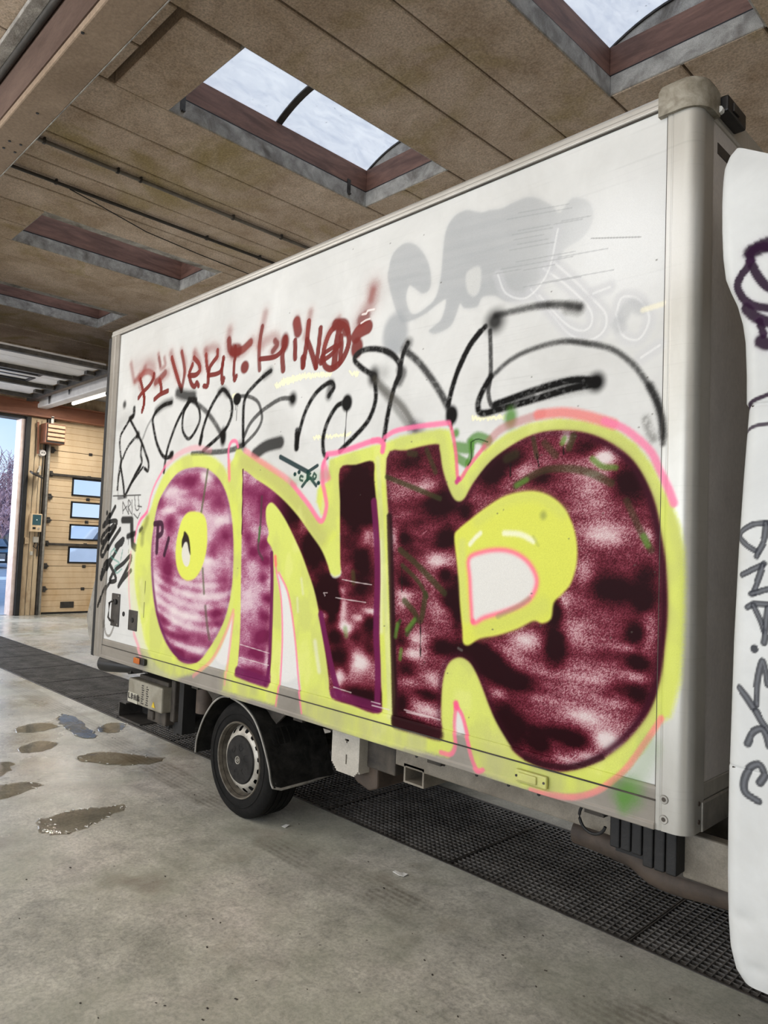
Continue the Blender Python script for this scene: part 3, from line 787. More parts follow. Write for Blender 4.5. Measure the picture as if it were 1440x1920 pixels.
    S(H_, [(320, 400), (410, 398), (412, 540), (420, 650), (450, 682)], 0.055, BLK, 0.3, 0.95, raw=True); S(H_, [(370, 565), (440, 535)], 0.045, BLK, 0.4, 0.95); cv.dot(H_, (500, 515), 0.025, 0.025, BLK, 0.4); S(H_, [(378, 590), (378, 730)], 0.006, BLK, 0.3, 0.7)
    for pts in ([(320, 335), (322, 220), (380, 340)], [(322, 310), (362, 262)], [(378, 340), (375, 205), (400, 235), (380, 275), (405, 335)], [(412, 200), (415, 350)], [(225, 160), (500, 150)], [(440, 165), (450, 290), (482, 285), (476, 165)], [(432, 340), (470, 385), (492, 330)], [(470, 260), (510, 268)]):
        S(H_, pts, 0.011, (52, 50, 48), 0.4, 0.85, raw=len(pts) < 4)
    for pts in ([(240, 680), (200, 730), (215, 780), (285, 830), (240, 870), (260, 930), (310, 890)], [(230, 690), (260, 730)], [(320, 700), (300, 800)]): S(H_, pts, 0.014, (96, 160, 146), 0.4, 0.7)
    # --- green under the big letters
    def grn(fr, pts, w=0.035, a=0.85, col=GRN, soft=0.4): S(fr, pts, w, col, soft, a)
    cv.dot(T6, (372, 125), 0.018, 0.02, GRN, 0.6, 0.9); grn(T6, [(370, 188), (430, 192), (440, 165), (470, 145), (515, 160)], 0.05); grn(T6, [(442, 165), (440, 225), (425, 260)], 0.03); grn(T6, [(375, 235), (420, 262)], 0.04); cv.dot(T6, (618, 55), 0.03, 0.045, GRN, 0.6, 0.9)
    # --- big yellow bodies of the letters
    S(T4, [(310, 900), (300, 1050), (320, 1240), (350, 1400), (400, 1560), (470, 1680), (560, 1760)], 0.24, (226, 230, 150), 0.5, 0.5)
    yO = [(700, 128), (830, 128), (900, 160), (965, 230), (1010, 330), (1060, 420), (1080, 700), (1085, 1000), (1075, 1200), (1040, 1320), (1000, 1400), (960, 1520), (910, 1620), (850, 1700), (790, 1750), (700, 1782), (600, 1785), (500, 1735), (420, 1645), (370, 1540), (350, 1450), (325, 1320), (300, 1180), (288, 1050), (293, 900), (310, 760), (345, 640), (400, 560), (430, 460), (470, 360), (520, 262), (600, 180)]
    cv.poly(T4, yO, YEL, 0.02, 0.94)
    S(T4, [(340, 1090), (350, 1180), (345, 1300)], 0.06, (232, 230, 196), 0.9, 0.4)
    yN1 = [(20, 190), (60, 130), (75, 75), (105, 70), (122, 95), (200, 130), (280, 175), (360, 245), (430, 310), (500, 405), (560, 480), (605, 535), (720, 600), (735, 700), (752, 735), (735, 795), (725, 850), (690, 868), (662, 850), (720, 1000), (968, 1000), (1010, 1200), (1045, 1500), (1060, 1800), (1126, 1840), (1126, 1930), (900, 1880), (640, 1780), (490, 1710), (470, 1500), (445, 1300), (420, 1100), (390, 950), (345, 840), (325, 850), (355, 1000), (362, 1250), (350, 1500), (335, 1665), (180, 1620), (0, 1570), (10, 1440), (40, 1300), (60, 1000), (50, 700), (40, 400)]
    cv.poly(T5, yN1, YEL, 0.014, 0.95, smooth=False)
    yN2 = [(655, 140), (720, 110), (925, 50), (985, 60), (1010, 130), (1000, 400), (1000, 700), (735, 705), (720, 600), (600, 700), (585, 560), (605, 525), (640, 440), (615, 350), (600, 470), (572, 400), (580, 320), (640, 272)]
    cv.poly(T5, yN2, YEL, 0.014, 0.95, smooth=False)
    cv.poly(T5, [(590, 300), (600, 480), (640, 440), (620, 320)], YEL2, 0.015, 0.7)
    S(T5, [(120, 150), (220, 190), (330, 270), (430, 370), (520, 490), (600, 620)], 0.10, (176, 172, 110), 0.7, 0.55)
    yR = [(-5, 185), (60, 165), (120, 140), (300, 105), (345, 110), (368, 200), (382, 330), (430, 275), (500, 195), (600, 125), (700, 82), (830, 57), (950, 67), (1080, 103), (1180, 170), (1260, 270), (1310, 370), (1350, 450), (1382, 540), (1402, 650), (1408, 800), (1404, 950), (1398, 1100), (1388, 1240), (1345, 1400), (1290, 1432), (1220, 1548), (1150, 1632), (1080, 1698), (1030, 1728), (950, 1748), (870, 1753), (780, 1738), (620, 1702), (500, 1650), (470, 1640), (445, 1580), (420, 1480), (400, 1385), (372, 1345), (362, 1430), (372, 1530), (345, 1580), (180, 1545), (-20, 1498), (0, 1200), (-10, 600)]
    cv.poly(T6, yR, YEL, 0.014, 0.95, smooth=False)
    S(T6, [(20, 240), (40, 600), (60, 1000), (75, 1400)], 0.03, (206, 210, 160), 0.6, 0.6)
    S(T6, [(450, 340), (620, 150), (830, 90), (1040, 130), (1190, 250), (1280, 430)], 0.05, (190, 196, 120), 0.8, 0.45)
    S(T6, [(110, 170), (290, 130), (330, 300), (380, 400)], 0.05, (190, 196, 120), 0.8, 0.4)
    # uneven body of the yellow
    m = (np.abs(cv.c-np.array(YEL)/255.0).sum(-1) < 0.25)*cv.a
    n = fbm(cv.X*6, cv.Z*4, 61, 4)
    cv.over((slice(None), slice(None)), m*0.55*sstep((n-0.46)/0.2), (196, 200, 116))
    cv.over((slice(None), slice(None)), m*0.4*sstep((0.42-n)/0.15), (230, 232, 150))
    # streaks where the yellow ran thin over the lower rail
    for x, y, wd in ((20, 1560, 0.12), (120, 1600, 0.1), (560, 1720, 0.16), (700, 1770, 0.12), (880, 1840, 0.14)):
        S(T5, [(x, y-40), (x+5, y+60)], wd, (182, 178, 132), 0.8, 0.45)
    S(T7, [(560, 560), (600, 690)], 0.16, (190, 186, 140), 0.8, 0.4); S(T7, [(20, 470), (200, 520)], 0.1, (196, 196, 130), 0.8, 0.4)
    # white slits
    cv.poly(T5, [(360, 900), (395, 980), (425, 1150), (448, 1350), (458, 1480), (350, 1510), (358, 1300), (358, 1050)], WHT, 0.012, 0.85)
    S(T5, [(565, 1270), (575, 1350), (590, 1450)], 0.03, WHT, 0.8, 0.55); S(T5, [(965, 650), (970, 900), (975, 1200)], 0.03, WHT, 0.8, 0.45); S(T5, [(480, 880), (490, 970)], 0.02, WHT, 0.8, 0.4); S(T5, [(455, 1000), (458, 1080)], 0.02, WHT, 0.8, 0.4)
    cv.poly(T4, [(1025, 1330), (985, 1460), (930, 1600), (900, 1670), (985, 1700), (1010, 1500)], WHT, 0.012, 0.8)
    # --- pink outline
    def pk(fr, pts, w=0.03, a=0.9, col=PINK, soft=0.55): S(fr, pts, w*0.72, col, soft, a)
    pk(T4, [(1065, 70), (1050, 30), (1015, 35), (995, 90), (995, 180), (1000, 310)], 0.034); pk(T4, [(1000, 180), (1000, 320)], 0.04, 0.6, (244, 150, 130))
    pk(T4, [(860, 100), (760, 78), (680, 95), (600, 140), (520, 215)], 0.055, 0.55, (236, 160, 172)); pk(T4, [(520, 215), (450, 340), (412, 440), (388, 540), (360, 590), (330, 620), (305, 690), (290, 780)], 0.03, 0.75); pk(T4, [(385, 560), (345, 605), (320, 650)], 0.035, 0.8)
    pk(T4, [(262, 860), (248, 1000), (248, 1180), (262, 1340), (285, 1470), (320, 1580), (350, 1680)], 0.03, 0.6, (240, 164, 178)); pk(T4, [(285, 1480), (330, 1600), (350, 1670)], 0.05, 0.5, (236, 160, 172))
    pk(T4, [(1030, 1300), (980, 1450), (905, 1610), (850, 1690), (740, 1790)], 0.035, 0.6, (240, 150, 150)); pk(T4, [(1032, 1330), (1012, 1500), (985, 1720), (975, 1850)], 0.03, 0.6, (240, 150, 160))
    pk(T5, [(130, 80), (200, 130), (290, 190), (380, 250), (440, 300)], 0.05, 0.7, (238, 140, 150)); pk(T5, [(420, 285), (520, 410), (600, 520), (635, 440), (628, 360), (610, 280)], 0.04, 0.85); pk(T5, [(615, 270), (612, 180), (640, 110)], 0.035, 0.85); cv.poly(T5, [(600, 200), (625, 140), (660, 240), (650, 270), (600, 280)], PINK, 0.012, 0.75)
    pk(T5, [(640, 105), (700, 95), (800, 65), (900, 30), (960, 20), (990, 40), (985, 85)], 0.04, 0.85, (252, 110, 160))
    pk(T5, [(318, 745), (325, 830), (345, 930), (358, 1050), (362, 1250), (350, 1500), (330, 1665)], 0.02, 0.75); pk(T5, [(340, 840), (392, 950), (422, 1100), (446, 1300), (462, 1500), (490, 1710)], 0.02, 0.75); pk(T5, [(318, 742), (322, 790)], 0.035, 0.85, (250, 130, 110))
    pk(T6, [(-5, 158), (28, 155), (42, 175), (40, 205)], 0.035, 0.85); pk(T6, [(50, 145), (100, 115), (200, 95), (340, 78)], 0.035, 0.85, (252, 120, 165)); pk(T6, [(345, 85), (358, 130), (372, 220), (384, 335), (430, 272), (500, 185)], 0.026, 0.85, (236, 110, 140))
    pk(T6, [(500, 185), (570, 110), (660, 70), (760, 38)], 0.05, 0.6, (190, 110, 110)); pk(T6, [(740, 42), (850, 32), (960, 48), (1080, 84)], 0.055, 0.85, (234, 130, 124)); pk(T6, [(1040, 70), (1120, 100), (1190, 150), (1250, 210), (1290, 290), (1330, 370), (1356, 440)], 0.04, 0.85, (244, 130, 168))
    pk(T6, [(384, 330), (375, 345)], 0.03, 0.9, (200, 60, 130))
    pk(T7, [(1300, 400), (1230, 500), (1150, 612), (1080, 680), (1000, 730), (900, 752), (780, 736), (720, 720)], 0.03, 0.8, (248, 140, 140)); pk(T7, [(372, 340), (366, 430), (375, 520), (355, 560), (310, 552)], 0.028, 0.8, (246, 120, 150)); pk(T7, [(375, 345), (400, 390), (422, 470), (450, 580), (475, 632), (500, 632)], 0.028, 0.85, (250, 110, 150)); pk(T7, [(372, 335), (374, 350)], 0.04, 0.9, (250, 96, 140))
    cv.poly(T7, [(378, 380), (395, 400), (405, 460), (372, 460)], WHT, 0.01, 0.7)
    grn(T7, [(1140, 740), (1150, 735)], 0.09, 0.8, soft=0.9); grn(T7, [(1180, 680), (1220, 600), (1250, 530)], 0.07, 0.35, (120, 160, 90), 0.9); grn(T7, [(1130, 770), (1130, 800)], 0.04, 0.5, soft=0.9)
    # --- O fill
    fO = [(700, 230), (780, 224), (850, 245), (920, 310), (970, 400), (1000, 500), (1020, 620), (1030, 760), (1031, 900), (1025, 1050), (1010, 1180), (985, 1300), (950, 1400), (900, 1500), (850, 1580), (800, 1650), (750, 1690), (690, 1697), (630, 1670), (570, 1610), (520, 1530), (480, 1430), (450, 1320), (430, 1200), (418, 1080), (412, 950), (415, 820), (430, 680), (450, 560), (480, 460), (530, 370), (590, 290), (640, 250)]
    bO = [(720, 330, 70, 60, .6), (560, 650, 50, 90, .6), (540, 1000, 55, 130, .6), (930, 480, 70, 90, .5), (970, 740, 60, 70, .55), (885, 850, 40, 90, .5), (660, 560, 70, 40, .45), (910, 1340, 60, 70, .65), (640, 1490, 130, 32, .6), (830, 1530, 80, 40, .6), (610, 1625, 60, 45, .7), (500, 1390, 45, 70, .5), (960, 1080, 60, 70, .35), (480, 500, 40, 60, .3), (800, 430, 150, 40, .25), (910, 330, 60, 50, .4), (620, 330, 60, 40, .35), (760, 1680, 120, 30, .6),
          (560, 410, 90, 40, -.35), (830, 290, 45, 50, -.4), (560, 550, 70, 30, -.45), (930, 620, 70, 40, -.4), (850, 930, 60, 30, -.4), (700, 1210, 200, 60, -.2), (640, 1340, 170, 50, -.2), (700, 1580, 110, 28, -.3), (450, 1150, 40, 120, -.3), (480, 1230, 60, 60, -.3)]
    qb = cv.P(T4, [(700, 1080), (700, 1160)])
    per = abs(qb[1, 1]-qb[0, 1])
    bandO = lambda X, Z: 0.11*np.sin((Z-qb[0, 1]-0.30*(X-qb[0, 0])**2+0.06*(X-qb[0, 0]))*2*PI/per)*sstep((qb[0, 1]+0.05-Z)/0.05)
    w, sd = letter_fill(cv, T4, fO, 0.38, bO, R_MAG, 0.38, 5, 9, 5, 0.007, bands=bandO, grain=0.2)
    e = np.exp(-((sd+0.016)/0.016)**2)
    q = cv.P(T4, [(720, 900)])[0]
    e = e*np.clip(0.35+0.65*sstep((q[1]-cv.Z[w])/0.5+0.4)*(sstep((q[0]-cv.X[w])/0.3+0.7)), 0, 1)
    cv.over(w, e*0.85, (106, 38, 80))
    S(T4, [(838, 245), (815, 400), (790, 560)], 0.022, (92, 96, 70), 0.5, 0.75); S(T4, [(800, 985), (810, 1170)], 0.02, (92, 96, 70), 0.6, 0.7); S(T4, [(820, 1270), (832, 1400), (850, 1510)], 0.026, (96, 84, 74), 0.6, 0.65)
    cv.poly(T4, [(720, 555), (790, 568), (825, 620), (834, 720), (830, 830), (812, 920), (782, 1000), (740, 1058), (690, 1075), (640, 1048), (608, 980), (597, 890), (602, 790), (620, 700), (645, 620), (680, 570)], YEL2, 0.01, 0.97)
    cv.poly(T4, [(662, 770), (644, 850), (646, 910), (662, 958), (686, 970), (702, 935), (706, 885), (698, 830), (684, 790)], (222, 218, 210), 0.006, 0.95)
    cv.poly(T4, [(664, 705), (692, 740), (704, 800), (708, 880), (696, 850), (684, 790), (664, 790), (646, 830), (643, 780), (656, 735)], (40, 30, 32), 0.006, 0.95)
    def dk(pts, w): S(T4, pts, w, (58, 30, 48), 0.3, 0.9)
    dk([(440, 648), (492, 648), (494, 715), (462, 745)], 0.04); dk([(465, 660), (455, 860)], 0.04); dk([(545, 760), (512, 880)], 0.035)
    S(T4, [(350, 700), (375, 650), (385, 610)], 0.05, (120, 120, 60), 0.9, 0.5); S(T4, [(350, 720), (345, 790)], 0.05, (130, 130, 80), 0.9, 0.5); S(T4, [(330, 700), (345, 680)], 0.03, (60, 58, 40), 0.6, 0.7)
    S(T4, [(362, 1200), (372, 1080)], 0.006, (60, 58, 40), 0.5, 0.7); S(T4, [(355, 1350), (362, 1240)], 0.007, (60, 58, 40), 0.5, 0.7)
    # --- N fill
    fN = [(120, 205), (200, 260), (290, 320), (380, 400), (460, 490), (530, 590), (600, 690), (640, 780), (662, 850), (690, 872), (726, 850), (722, 780), (720, 600), (720, 400), (720, 195), (820, 170), (925, 150), (932, 260), (950, 450), (965, 650), (968, 900), (966, 1200), (970, 1450), (968, 1702), (800, 1660), (668, 1615), (650, 1500), (635, 1380), (610, 1220), (590, 1090), (560, 950), (520, 830), (480, 720), (430, 610), (380, 510), (330, 435), (292, 404), (262, 440), (262, 520), (278, 590), (268, 640), (300, 700), (300, 800), (297, 1000), (290, 1200), (285, 1400), (270, 1540), (80, 1475), (86, 1400), (100, 1200), (105, 900), (110, 600), (118, 300)]
    bN = [(150, 620, 40, 60, .5), (180, 715, 35, 35, .6), (245, 665, 35, 45, .6), (255, 765, 40, 40, .7), (240, 870, 35, 40, .6), (268, 1000, 40, 40, .6), (250, 1110, 45, 40, .6), (240, 1240, 55, 50, .6), (180, 1340, 80, 40, .5), (180, 1460, 90, 40, .55), (160, 340, 60, 60, .3), (240, 420, 40, 100, .35),
          (170, 800, 50, 70, -.3), (180, 580, 45, 30, -.35), (150, 980, 40, 60, -.25), (140, 1180, 40, 60, -.3), (262, 1380, 15, 70, -.5), (160, 1400, 70, 25, -.25),
          (400, 440, 120, 100, .9), (560, 700, 90, 150, .8), (640, 950, 90, 120, .9), (820, 350, 150, 260, 1.0), (850, 760, 80, 90, .7), (850, 930, 90, 110, .6), (680, 1040, 60, 80, .5), (660, 1130, 40, 40, .4), (690, 1240, 50, 50, .5), (900, 1150, 50, 70, .6), (730, 1370, 80, 70, .5), (860, 1600, 120, 60, .7), (820, 1230, 40, 60, .4), (900, 1320, 50, 120, .4),
          (500, 560, 40, 60, -.45), (885, 610, 40, 60, -.55), (738, 1060, 25, 110, -.7), (762, 1180, 45, 35, -.75), (850, 1390, 70, 60, -.75), (715, 1490, 35, 70, -.7), (630, 1105, 25, 30, -.6), (905, 1080, 50, 25, -.65), (730, 950, 30, 30, -.5), (840, 1120, 40, 25, -.5), (750, 1600, 60, 20, -.4), (940, 620, 20, 60, -.4)]
    x0, x1 = cv.P(T5, [(250, 900), (420, 900)])[:, 0]
    w, sd = letter_fill(cv, T5, fN, 0.5, bN, R_MAG, 0.5, 5, 8, 23, 0.007, stops2=R_MAR, split=lambda X, Z: sstep((X-x0)/(x1-x0)), grain=0.28)
    def mg(pts, w=0.03, a=0.92, col=MAG): S(T5, pts, w, col, 0.3, a)
    mg([(930, 400), (948, 650), (952, 900), (945, 1200), (955, 1450), (950, 1680)], 0.04); mg([(600, 1100), (640, 1300), (680, 1480), (715, 1600)], 0.04); mg([(680, 1590), (800, 1630), (960, 1680)], 0.05, 0.8); mg([(296, 720), (298, 900), (292, 1150), (282, 1400), (262, 1530)], 0.03); mg([(85, 1455), (180, 1490), (268, 1520)], 0.06, 0.8); mg([(118, 200), (112, 600)], 0.012, 0.9, (92, 30, 60))
    S(T5, [(235, 370), (225, 560), (212, 690), (240, 755)], 0.02, (78, 60, 62), 0.5, 0.7); S(T5, [(222, 560), (216, 640)], 0.02, (70, 120, 60), 0.5, 0.7); S(T5, [(800, 840), (805, 900)], 0.03, (70, 66, 36), 0.7, 0.7); S(T5, [(752, 1190), (758, 1230)], 0.03, (120, 150, 90), 0.8, 0.6)
    for p in ([(735, 882), (820, 900), (915, 915)], [(695, 995), (780, 1010), (880, 1025)], [(100, 1285), (280, 1340)], [(95, 1365), (275, 1415)], [(680, 1550), (790, 1585)], [(915, 1640), (970, 1655)], [(640, 965), (618, 965), (628, 985)]): S(T5, p, 0.005, (226, 214, 212), 0.4, 0.75, raw=True)
    # --- R fill
    fR = [(60, 240), (150, 203), (280, 175), (298, 200), (310, 280), (330, 350), (355, 410), (380, 433), (410, 420), (450, 350), (530, 250), (640, 170), (740, 125), (850, 112), (960, 125), (1060, 165), (1150, 230), (1210, 310), (1260, 420), (1290, 540), (1315, 680), (1326, 820), (1326, 960), (1312, 1100), (1292, 1240), (1250, 1358), (1200, 1438), (1140, 1508), (1080, 1558), (1000, 1608), (900, 1640), (820, 1645), (740, 1620), (680, 1590), (630, 1548), (590, 1488), (550, 1418), (520, 1348), (490, 1268), (460, 1198), (430, 1153), (390, 1133), (350, 1148), (325, 1188), (310, 1258), (305, 1338), (305, 1408), (302, 1498), (200, 1473), (100, 1433), (98, 1300), (90, 1150), (84, 1000), (75, 600)]
    U = lambda L: [(x, y+1008, a, b, k) for x, y, a, b, k in L]
    bR = [(95, 610, 35, 70, -.5), (240, 365, 60, 30, -.35), (290, 690, 70, 55, -.75), (190, 570, 110, 28, -.3), (135, 860, 40, 60, -.7), (300, 930, 70, 40, -.5), (170, 1115, 60, 30, -.55), (1050, 580, 130, 60, -.55), (1010, 430, 110, 90, -.4), (950, 750, 50, 70, -.5), (690, 300, 60, 45, -.5), (1040, 235, 55, 35, -.9), (868, 145, 28, 40, -.9), (690, 1060, 80, 40, -.65), (1235, 600, 40, 50, -.5), (1240, 1010, 40, 100, -.45), (900, 1010, 100, 60, -.4), (1130, 1090, 80, 25, -.35), (960, 1190, 200, 40, -.3), (560, 1100, 60, 30, -.4), (980, 310, 80, 20, -.3), (860, 880, 30, 60, -.4), (200, 1050, 70, 30, -.4)]
    bR += U([(230, 360, 90, 40, -.65), (160, 245, 60, 45, -.55), (270, 230, 40, 40, -.5), (1050, 500, 70, 60, -.9), (960, 400, 120, 40, -.55), (640, 140, 60, 30, -.4), (900, 215, 220, 25, -.35), (1180, 215, 60, 30, -.45), (760, 310, 160, 22, -.3), (1080, 330, 110, 30, -.35), (570, 290, 40, 30, -.4), (880, 590, 80, 20, -.45), (960, 570, 60, 25, -.5)])
    bR += [(310, 440, 90, 70, .7), (530, 310, 60, 70, .7), (130, 590, 40, 45, .6), (325, 600, 60, 60, .6), (140, 795, 40, 40, .6), (320, 760, 35, 35, .6), (310, 1090, 55, 40, .7), (1080, 825, 130, 60, .6), (1215, 885, 50, 50, .55), (1180, 1025, 50, 50, .6), (820, 1080, 50, 100, .8), (815, 930, 40, 60, .6), (950, 190, 90, 50, .5), (1140, 340, 90, 90, .55), (750, 330, 90, 40, .55), (450, 1100, 120, 50, .7), (170, 260, 80, 40, .4), (420, 480, 40, 40, .6), (380, 900, 25, 150, .4), (130, 1060, 40, 60, .5), (340, 880, 40, 60, .5), (630, 240, 60, 50, .4), (1230, 760, 60, 60, .45)]
    bR += U([(1190, 150, 55, 40, .6), (540, 170, 60, 70, .7), (640, 240, 90, 60, .65), (600, 420, 70, 100, .7), (745, 510, 45, 45, .6), (900, 500, 70, 45, .55), (1190, 290, 60, 50, .5), (1100, 260, 60, 30, .35), (150, 180, 50, 40, .5), (230, 290, 90, 28, .45), (200, 440, 120, 30, .8), (130, 330, 40, 60, .5), (790, 460, 120, 30, .4), (480, 150, 50, 60, .6)])
    w, sd = letter_fill(cv, T6, fR, 0.60, bR, R_MAR, 0.42, 3.6, 9, 57, 0.007)
    e = np.exp(-((sd+0.012)/0.014)**2)
    xr = cv.P(T6, [(900, 800)])[0, 0]
    cv.over(w, e*np.clip(0.45+0.55*sstep((cv.X[w]-xr)/0.4+0.3), 0, 1)*0.9, (58, 18, 32))
    S(T6, [(72, 500), (84, 900), (92, 1200), (98, 1430)], 0.035, (40, 18, 20), 0.4, 0.85)
    S(T7, [(690, 578), (760, 603), (900, 618), (1030, 575)], 0.02, (48, 20, 26), 0.5, 0.7); S(T7, [(110, 420), (300, 470)], 0.05, (48, 20, 24), 0.5, 0.8)
    cv.poly(T6, [(700, 385), (780, 400), (850, 450), (895, 530), (916, 620), (915, 710), (890, 800), (850, 850), (812, 890), (800, 960), (760, 982), (720, 970), (650, 1005), (560, 1035), (480, 1050), (430, 1080), (404, 1068), (400, 1010), (390, 900), (385, 800), (375, 700), (364, 590), (385, 555), (440, 510), (520, 450), (600, 405)], YEL2, 0.008, 0.97)
    S(T6, [(400, 620), (400, 800), (420, 960)], 0.04, (206, 210, 140), 0.8, 0.4); S(T6, [(470, 520), (600, 430), (740, 410), (850, 480)], 0.05, (200, 206, 120), 0.9, 0.35); S(T6, [(480, 1010), (640, 960), (760, 900)], 0.07, (198, 204, 112), 0.9, 0.4)
    S(T6, [(435, 625), (460, 595), (482, 575)], 0.02, (240, 240, 214), 0.8, 0.9); S(T6, [(590, 575), (660, 580), (720, 610)], 0.024, (244, 244, 214), 0.8, 0.9); S(T6, [(720, 590), (742, 630)], 0.012, (186, 190, 90), 0.8, 0.6); cv.dot(T6, (765, 495), 0.014, 0.016, (150, 156, 80), 0.8, 0.7)
    hD = [(430, 690), (490, 660), (570, 650), (640, 665), (700, 710), (735, 780), (722, 845), (680, 890), (600, 925), (500, 955), (450, 978), (440, 900), (434, 780)]
    w, sd = cv.poly_sd(T6, hD)
    cv.over(w, sstep((0.004-sd)/0.008), (226, 224, 218))
    cv.over(w, np.exp(-(sd/0.011)**2)*0.95, (252, 132, 150))
    S(T6, [(560, 950), (650, 905), (700, 870)], 0.02, (150, 140, 110), 0.7, 0.5)
    cv.dot(T6, (448, 972), 0.012, 0.012, (252, 116, 140), 0.5)
    S(T6, [(382, 1093), (398, 1102)], 0.012, (96, 92, 88), 0.6, 0.8)
    # green ghosts through the R
    for pts, wd, a in (([(60, 322), (180, 370), (300, 420)], 0.024, .7), ([(120, 650), (200, 720), (320, 845)], 0.03, .7), ([(130, 720), (200, 790), (240, 860)], 0.022, .7), ([(140, 880), (180, 925), (212, 968), (235, 850)], 0.03, .7), ([(190, 965), (150, 1030)], 0.024, .8), ([(105, 1010), (120, 970)], 0.02, .9), ([(640, 362), (760, 295), (880, 285), (980, 305), (1070, 350)], 0.03, .6), ([(1140, 430), (1200, 560), (1250, 650)], 0.026, .5), ([(880, 190), (900, 140)], 0.03, .7), ([(720, 150), (735, 230)], 0.022, .6), ([(240, 200), (280, 300)], 0.026, .6), ([(160, 215), (190, 220)], 0.03, .6), ([(600, 240), (640, 220)], 0.04, .5), ([(770, 170), (820, 225)], 0.03, .5)):
        S(T6, pts, wd, DGRN, 0.5, a)
    for pts in ([(645, 360), (690, 335)], [(985, 240), (1030, 275), (1090, 280)], [(1215, 590), (1235, 630)], [(120, 1140), (125, 1100)], [(100, 1040), (108, 985)], [(850, 170), (860, 150)], [(150, 1010), (185, 965)]): S(T6, pts, 0.022, (92, 138, 52), 0.7, 0.7)
    for p in ([(616, 260), (616, 320)], [(735, 220), (745, 275)], [(212, 970), (212, 1130)], [(128, 730), (128, 840)], [(855, 185), (856, 220)]): S(T6, p, 0.006, (30, 22, 20), 0.3, 0.9, raw=True)
    S(T6, [(440, 170), (440, 240), (425, 270)], 0.008, (40, 70, 28), 0.3, 0.8); S(T6, [(440, 165), (470, 152), (515, 165)], 0.006, (40, 70, 28), 0.3, 0.8)
    for p in ([(140, 1370), (300, 1415)], [(150, 1380), (250, 1405)], [(-5, 1350), (70, 1370)]): S(T6, p, 0.006, (226, 214, 212), 0.4, 0.7, raw=True)
    S(T6, [(1225, 60), (1240, 110), (1260, 150)], 0.03, (90, 86, 80), 0.9, 0.6, dry=0.8)
    # --- small dark teal marks in the notch of the N
    def tl(pts, wd=0.02, raw=True): S(T5, pts, wd, TEAL, 0.2, 0.95, raw=raw)
    tl([(350, 122), (520, 215)], 0.028); tl([(520, 215), (580, 175)]); tl([(522, 255), (485, 305)]); tl([(540, 258), (572, 300)]); tl([(518, 215), (518, 265)]); tl([(518, 217), (536, 225), (522, 240), (540, 252), (518, 265)], 0.014); tl([(490, 245), (476, 240), (472, 262), (488, 270)], 0.014, False); tl([(560, 222), (552, 245), (562, 260), (572, 240), (560, 222)], 0.014, False)
    for p in ((440, 229), (466, 216), (586, 283)): cv.dot(T5, p, 0.014, 0.012, TEAL, 0.2)
    grn(T5, [(420, 272), (640, 232)], 0.06, 0.22, (110, 170, 90), 0.9)
    # thinner, patchier on the bare metal sill
    j = cv.zs < Z_MID
    thin = 0.62+0.5*fbm(cv.X[j]*5, cv.Z[j]*3, 15, 3)*fbm(cv.X[j]*26, cv.Z[j]*9, 16, 3)*2
    cv.a[j] *= np.clip(thin, 0.5, 1)
    # scattered dark nicks
    for _ in range(60):
        x = rng.uniform(230, 1240); y = rng.uniform(420, 1350)
        cv.dot((0, 0, 1.0), (x, y), 0.002+0.003*rng.random(), 0.003, (90, 86, 78), 0.4, 0.7)

def paint_cab(cv):
    S = cv.stroke
    Q = (1340, 260, 3.43); V = (1340, 940, 3.2)
    PUR = (44, 22, 46)
    def sp(pts, w, a=0.96): S(Q, pts, w, (120, 80, 130), 1.0, 0.3); S(Q, pts, w, PUR, 0.3, a)
    sp([(360, 690), (290, 690), (235, 730), (225, 800), (160, 900), (150, 960), (190, 1030), (260, 1070), (360, 1085)], 0.026)
    sp([(235, 780), (270, 860), (320, 930), (360, 960)], 0.026); sp([(200, 1085), (260, 1140), (330, 1170), (380, 1180)], 0.034); sp([(290, 1170), (320, 1260)], 0.022); sp([(300, 1300), (340, 1320), (380, 1300)], 0.04)
    sp([(240, 720), (300, 690), (360, 670)], 0.05)
    S(Q, [(185, 1745), (240, 1690), (360, 1640)], 0.014, PUR, 0.3, 0.95); S(Q, [(170, 1890), (250, 1850), (360, 1830)], 0.012, PUR, 0.3, 0.9)
    def mk(pts, w=0.019):
        S(V, pts, w, (58, 60, 66), 0.15, 0.92)
        S(V, pts, w*0.35, (136, 138, 144), 0.6, 0.6)
    mk([(330, 130), (230, 140), (150, 185), (140, 215), (190, 260), (260, 305)]); mk([(310, 130), (300, 230), (255, 330)]); mk([(165, 440), (240, 405), (300, 375)]); mk([(290, 385), (265, 470), (235, 555)]); mk([(225, 555), (330, 525)])
    mk([(200, 635), (240, 615), (330, 620)]); mk([(235, 625), (280, 720), (300, 780)]); mk([(320, 640), (310, 760), (300, 850)]); cv.dot(V, (240, 885), 0.011, 0.013, (58, 60, 66), 0.15, 0.95)
    mk([(255, 1220), (260, 1080), (285, 960), (305, 1000), (320, 1100)]); mk([(150, 1120), (190, 1170), (235, 1240)], 0.022); mk([(250, 1260), (290, 1330), (330, 1380)], 0.022); mk([(200, 1455), (230, 1390), (280, 1365), (310, 1400), (330, 1470)], 0.022)
    mk([(275, 1690), (300, 1640), (270, 1580), (215, 1600), (180, 1680), (190, 1750), (265, 1800)], 0.023)

# ------------------------------------------------------------------ the hall
HC = 5.47                    # underside of the roof slabs
XW = -15.70                  # inner face of the gate wall
JX = [-2.97-0.6*k for k in range(-13, 22)]   # slab joints
X_FRONT = 8.0
BEAM0, BEAM1, BEAMZ = 1.77, 2.05, 5.03
GR0, GR1 = 2.975, 3.875      # drain trench
GX0, GX1 = -15.2, 2.0

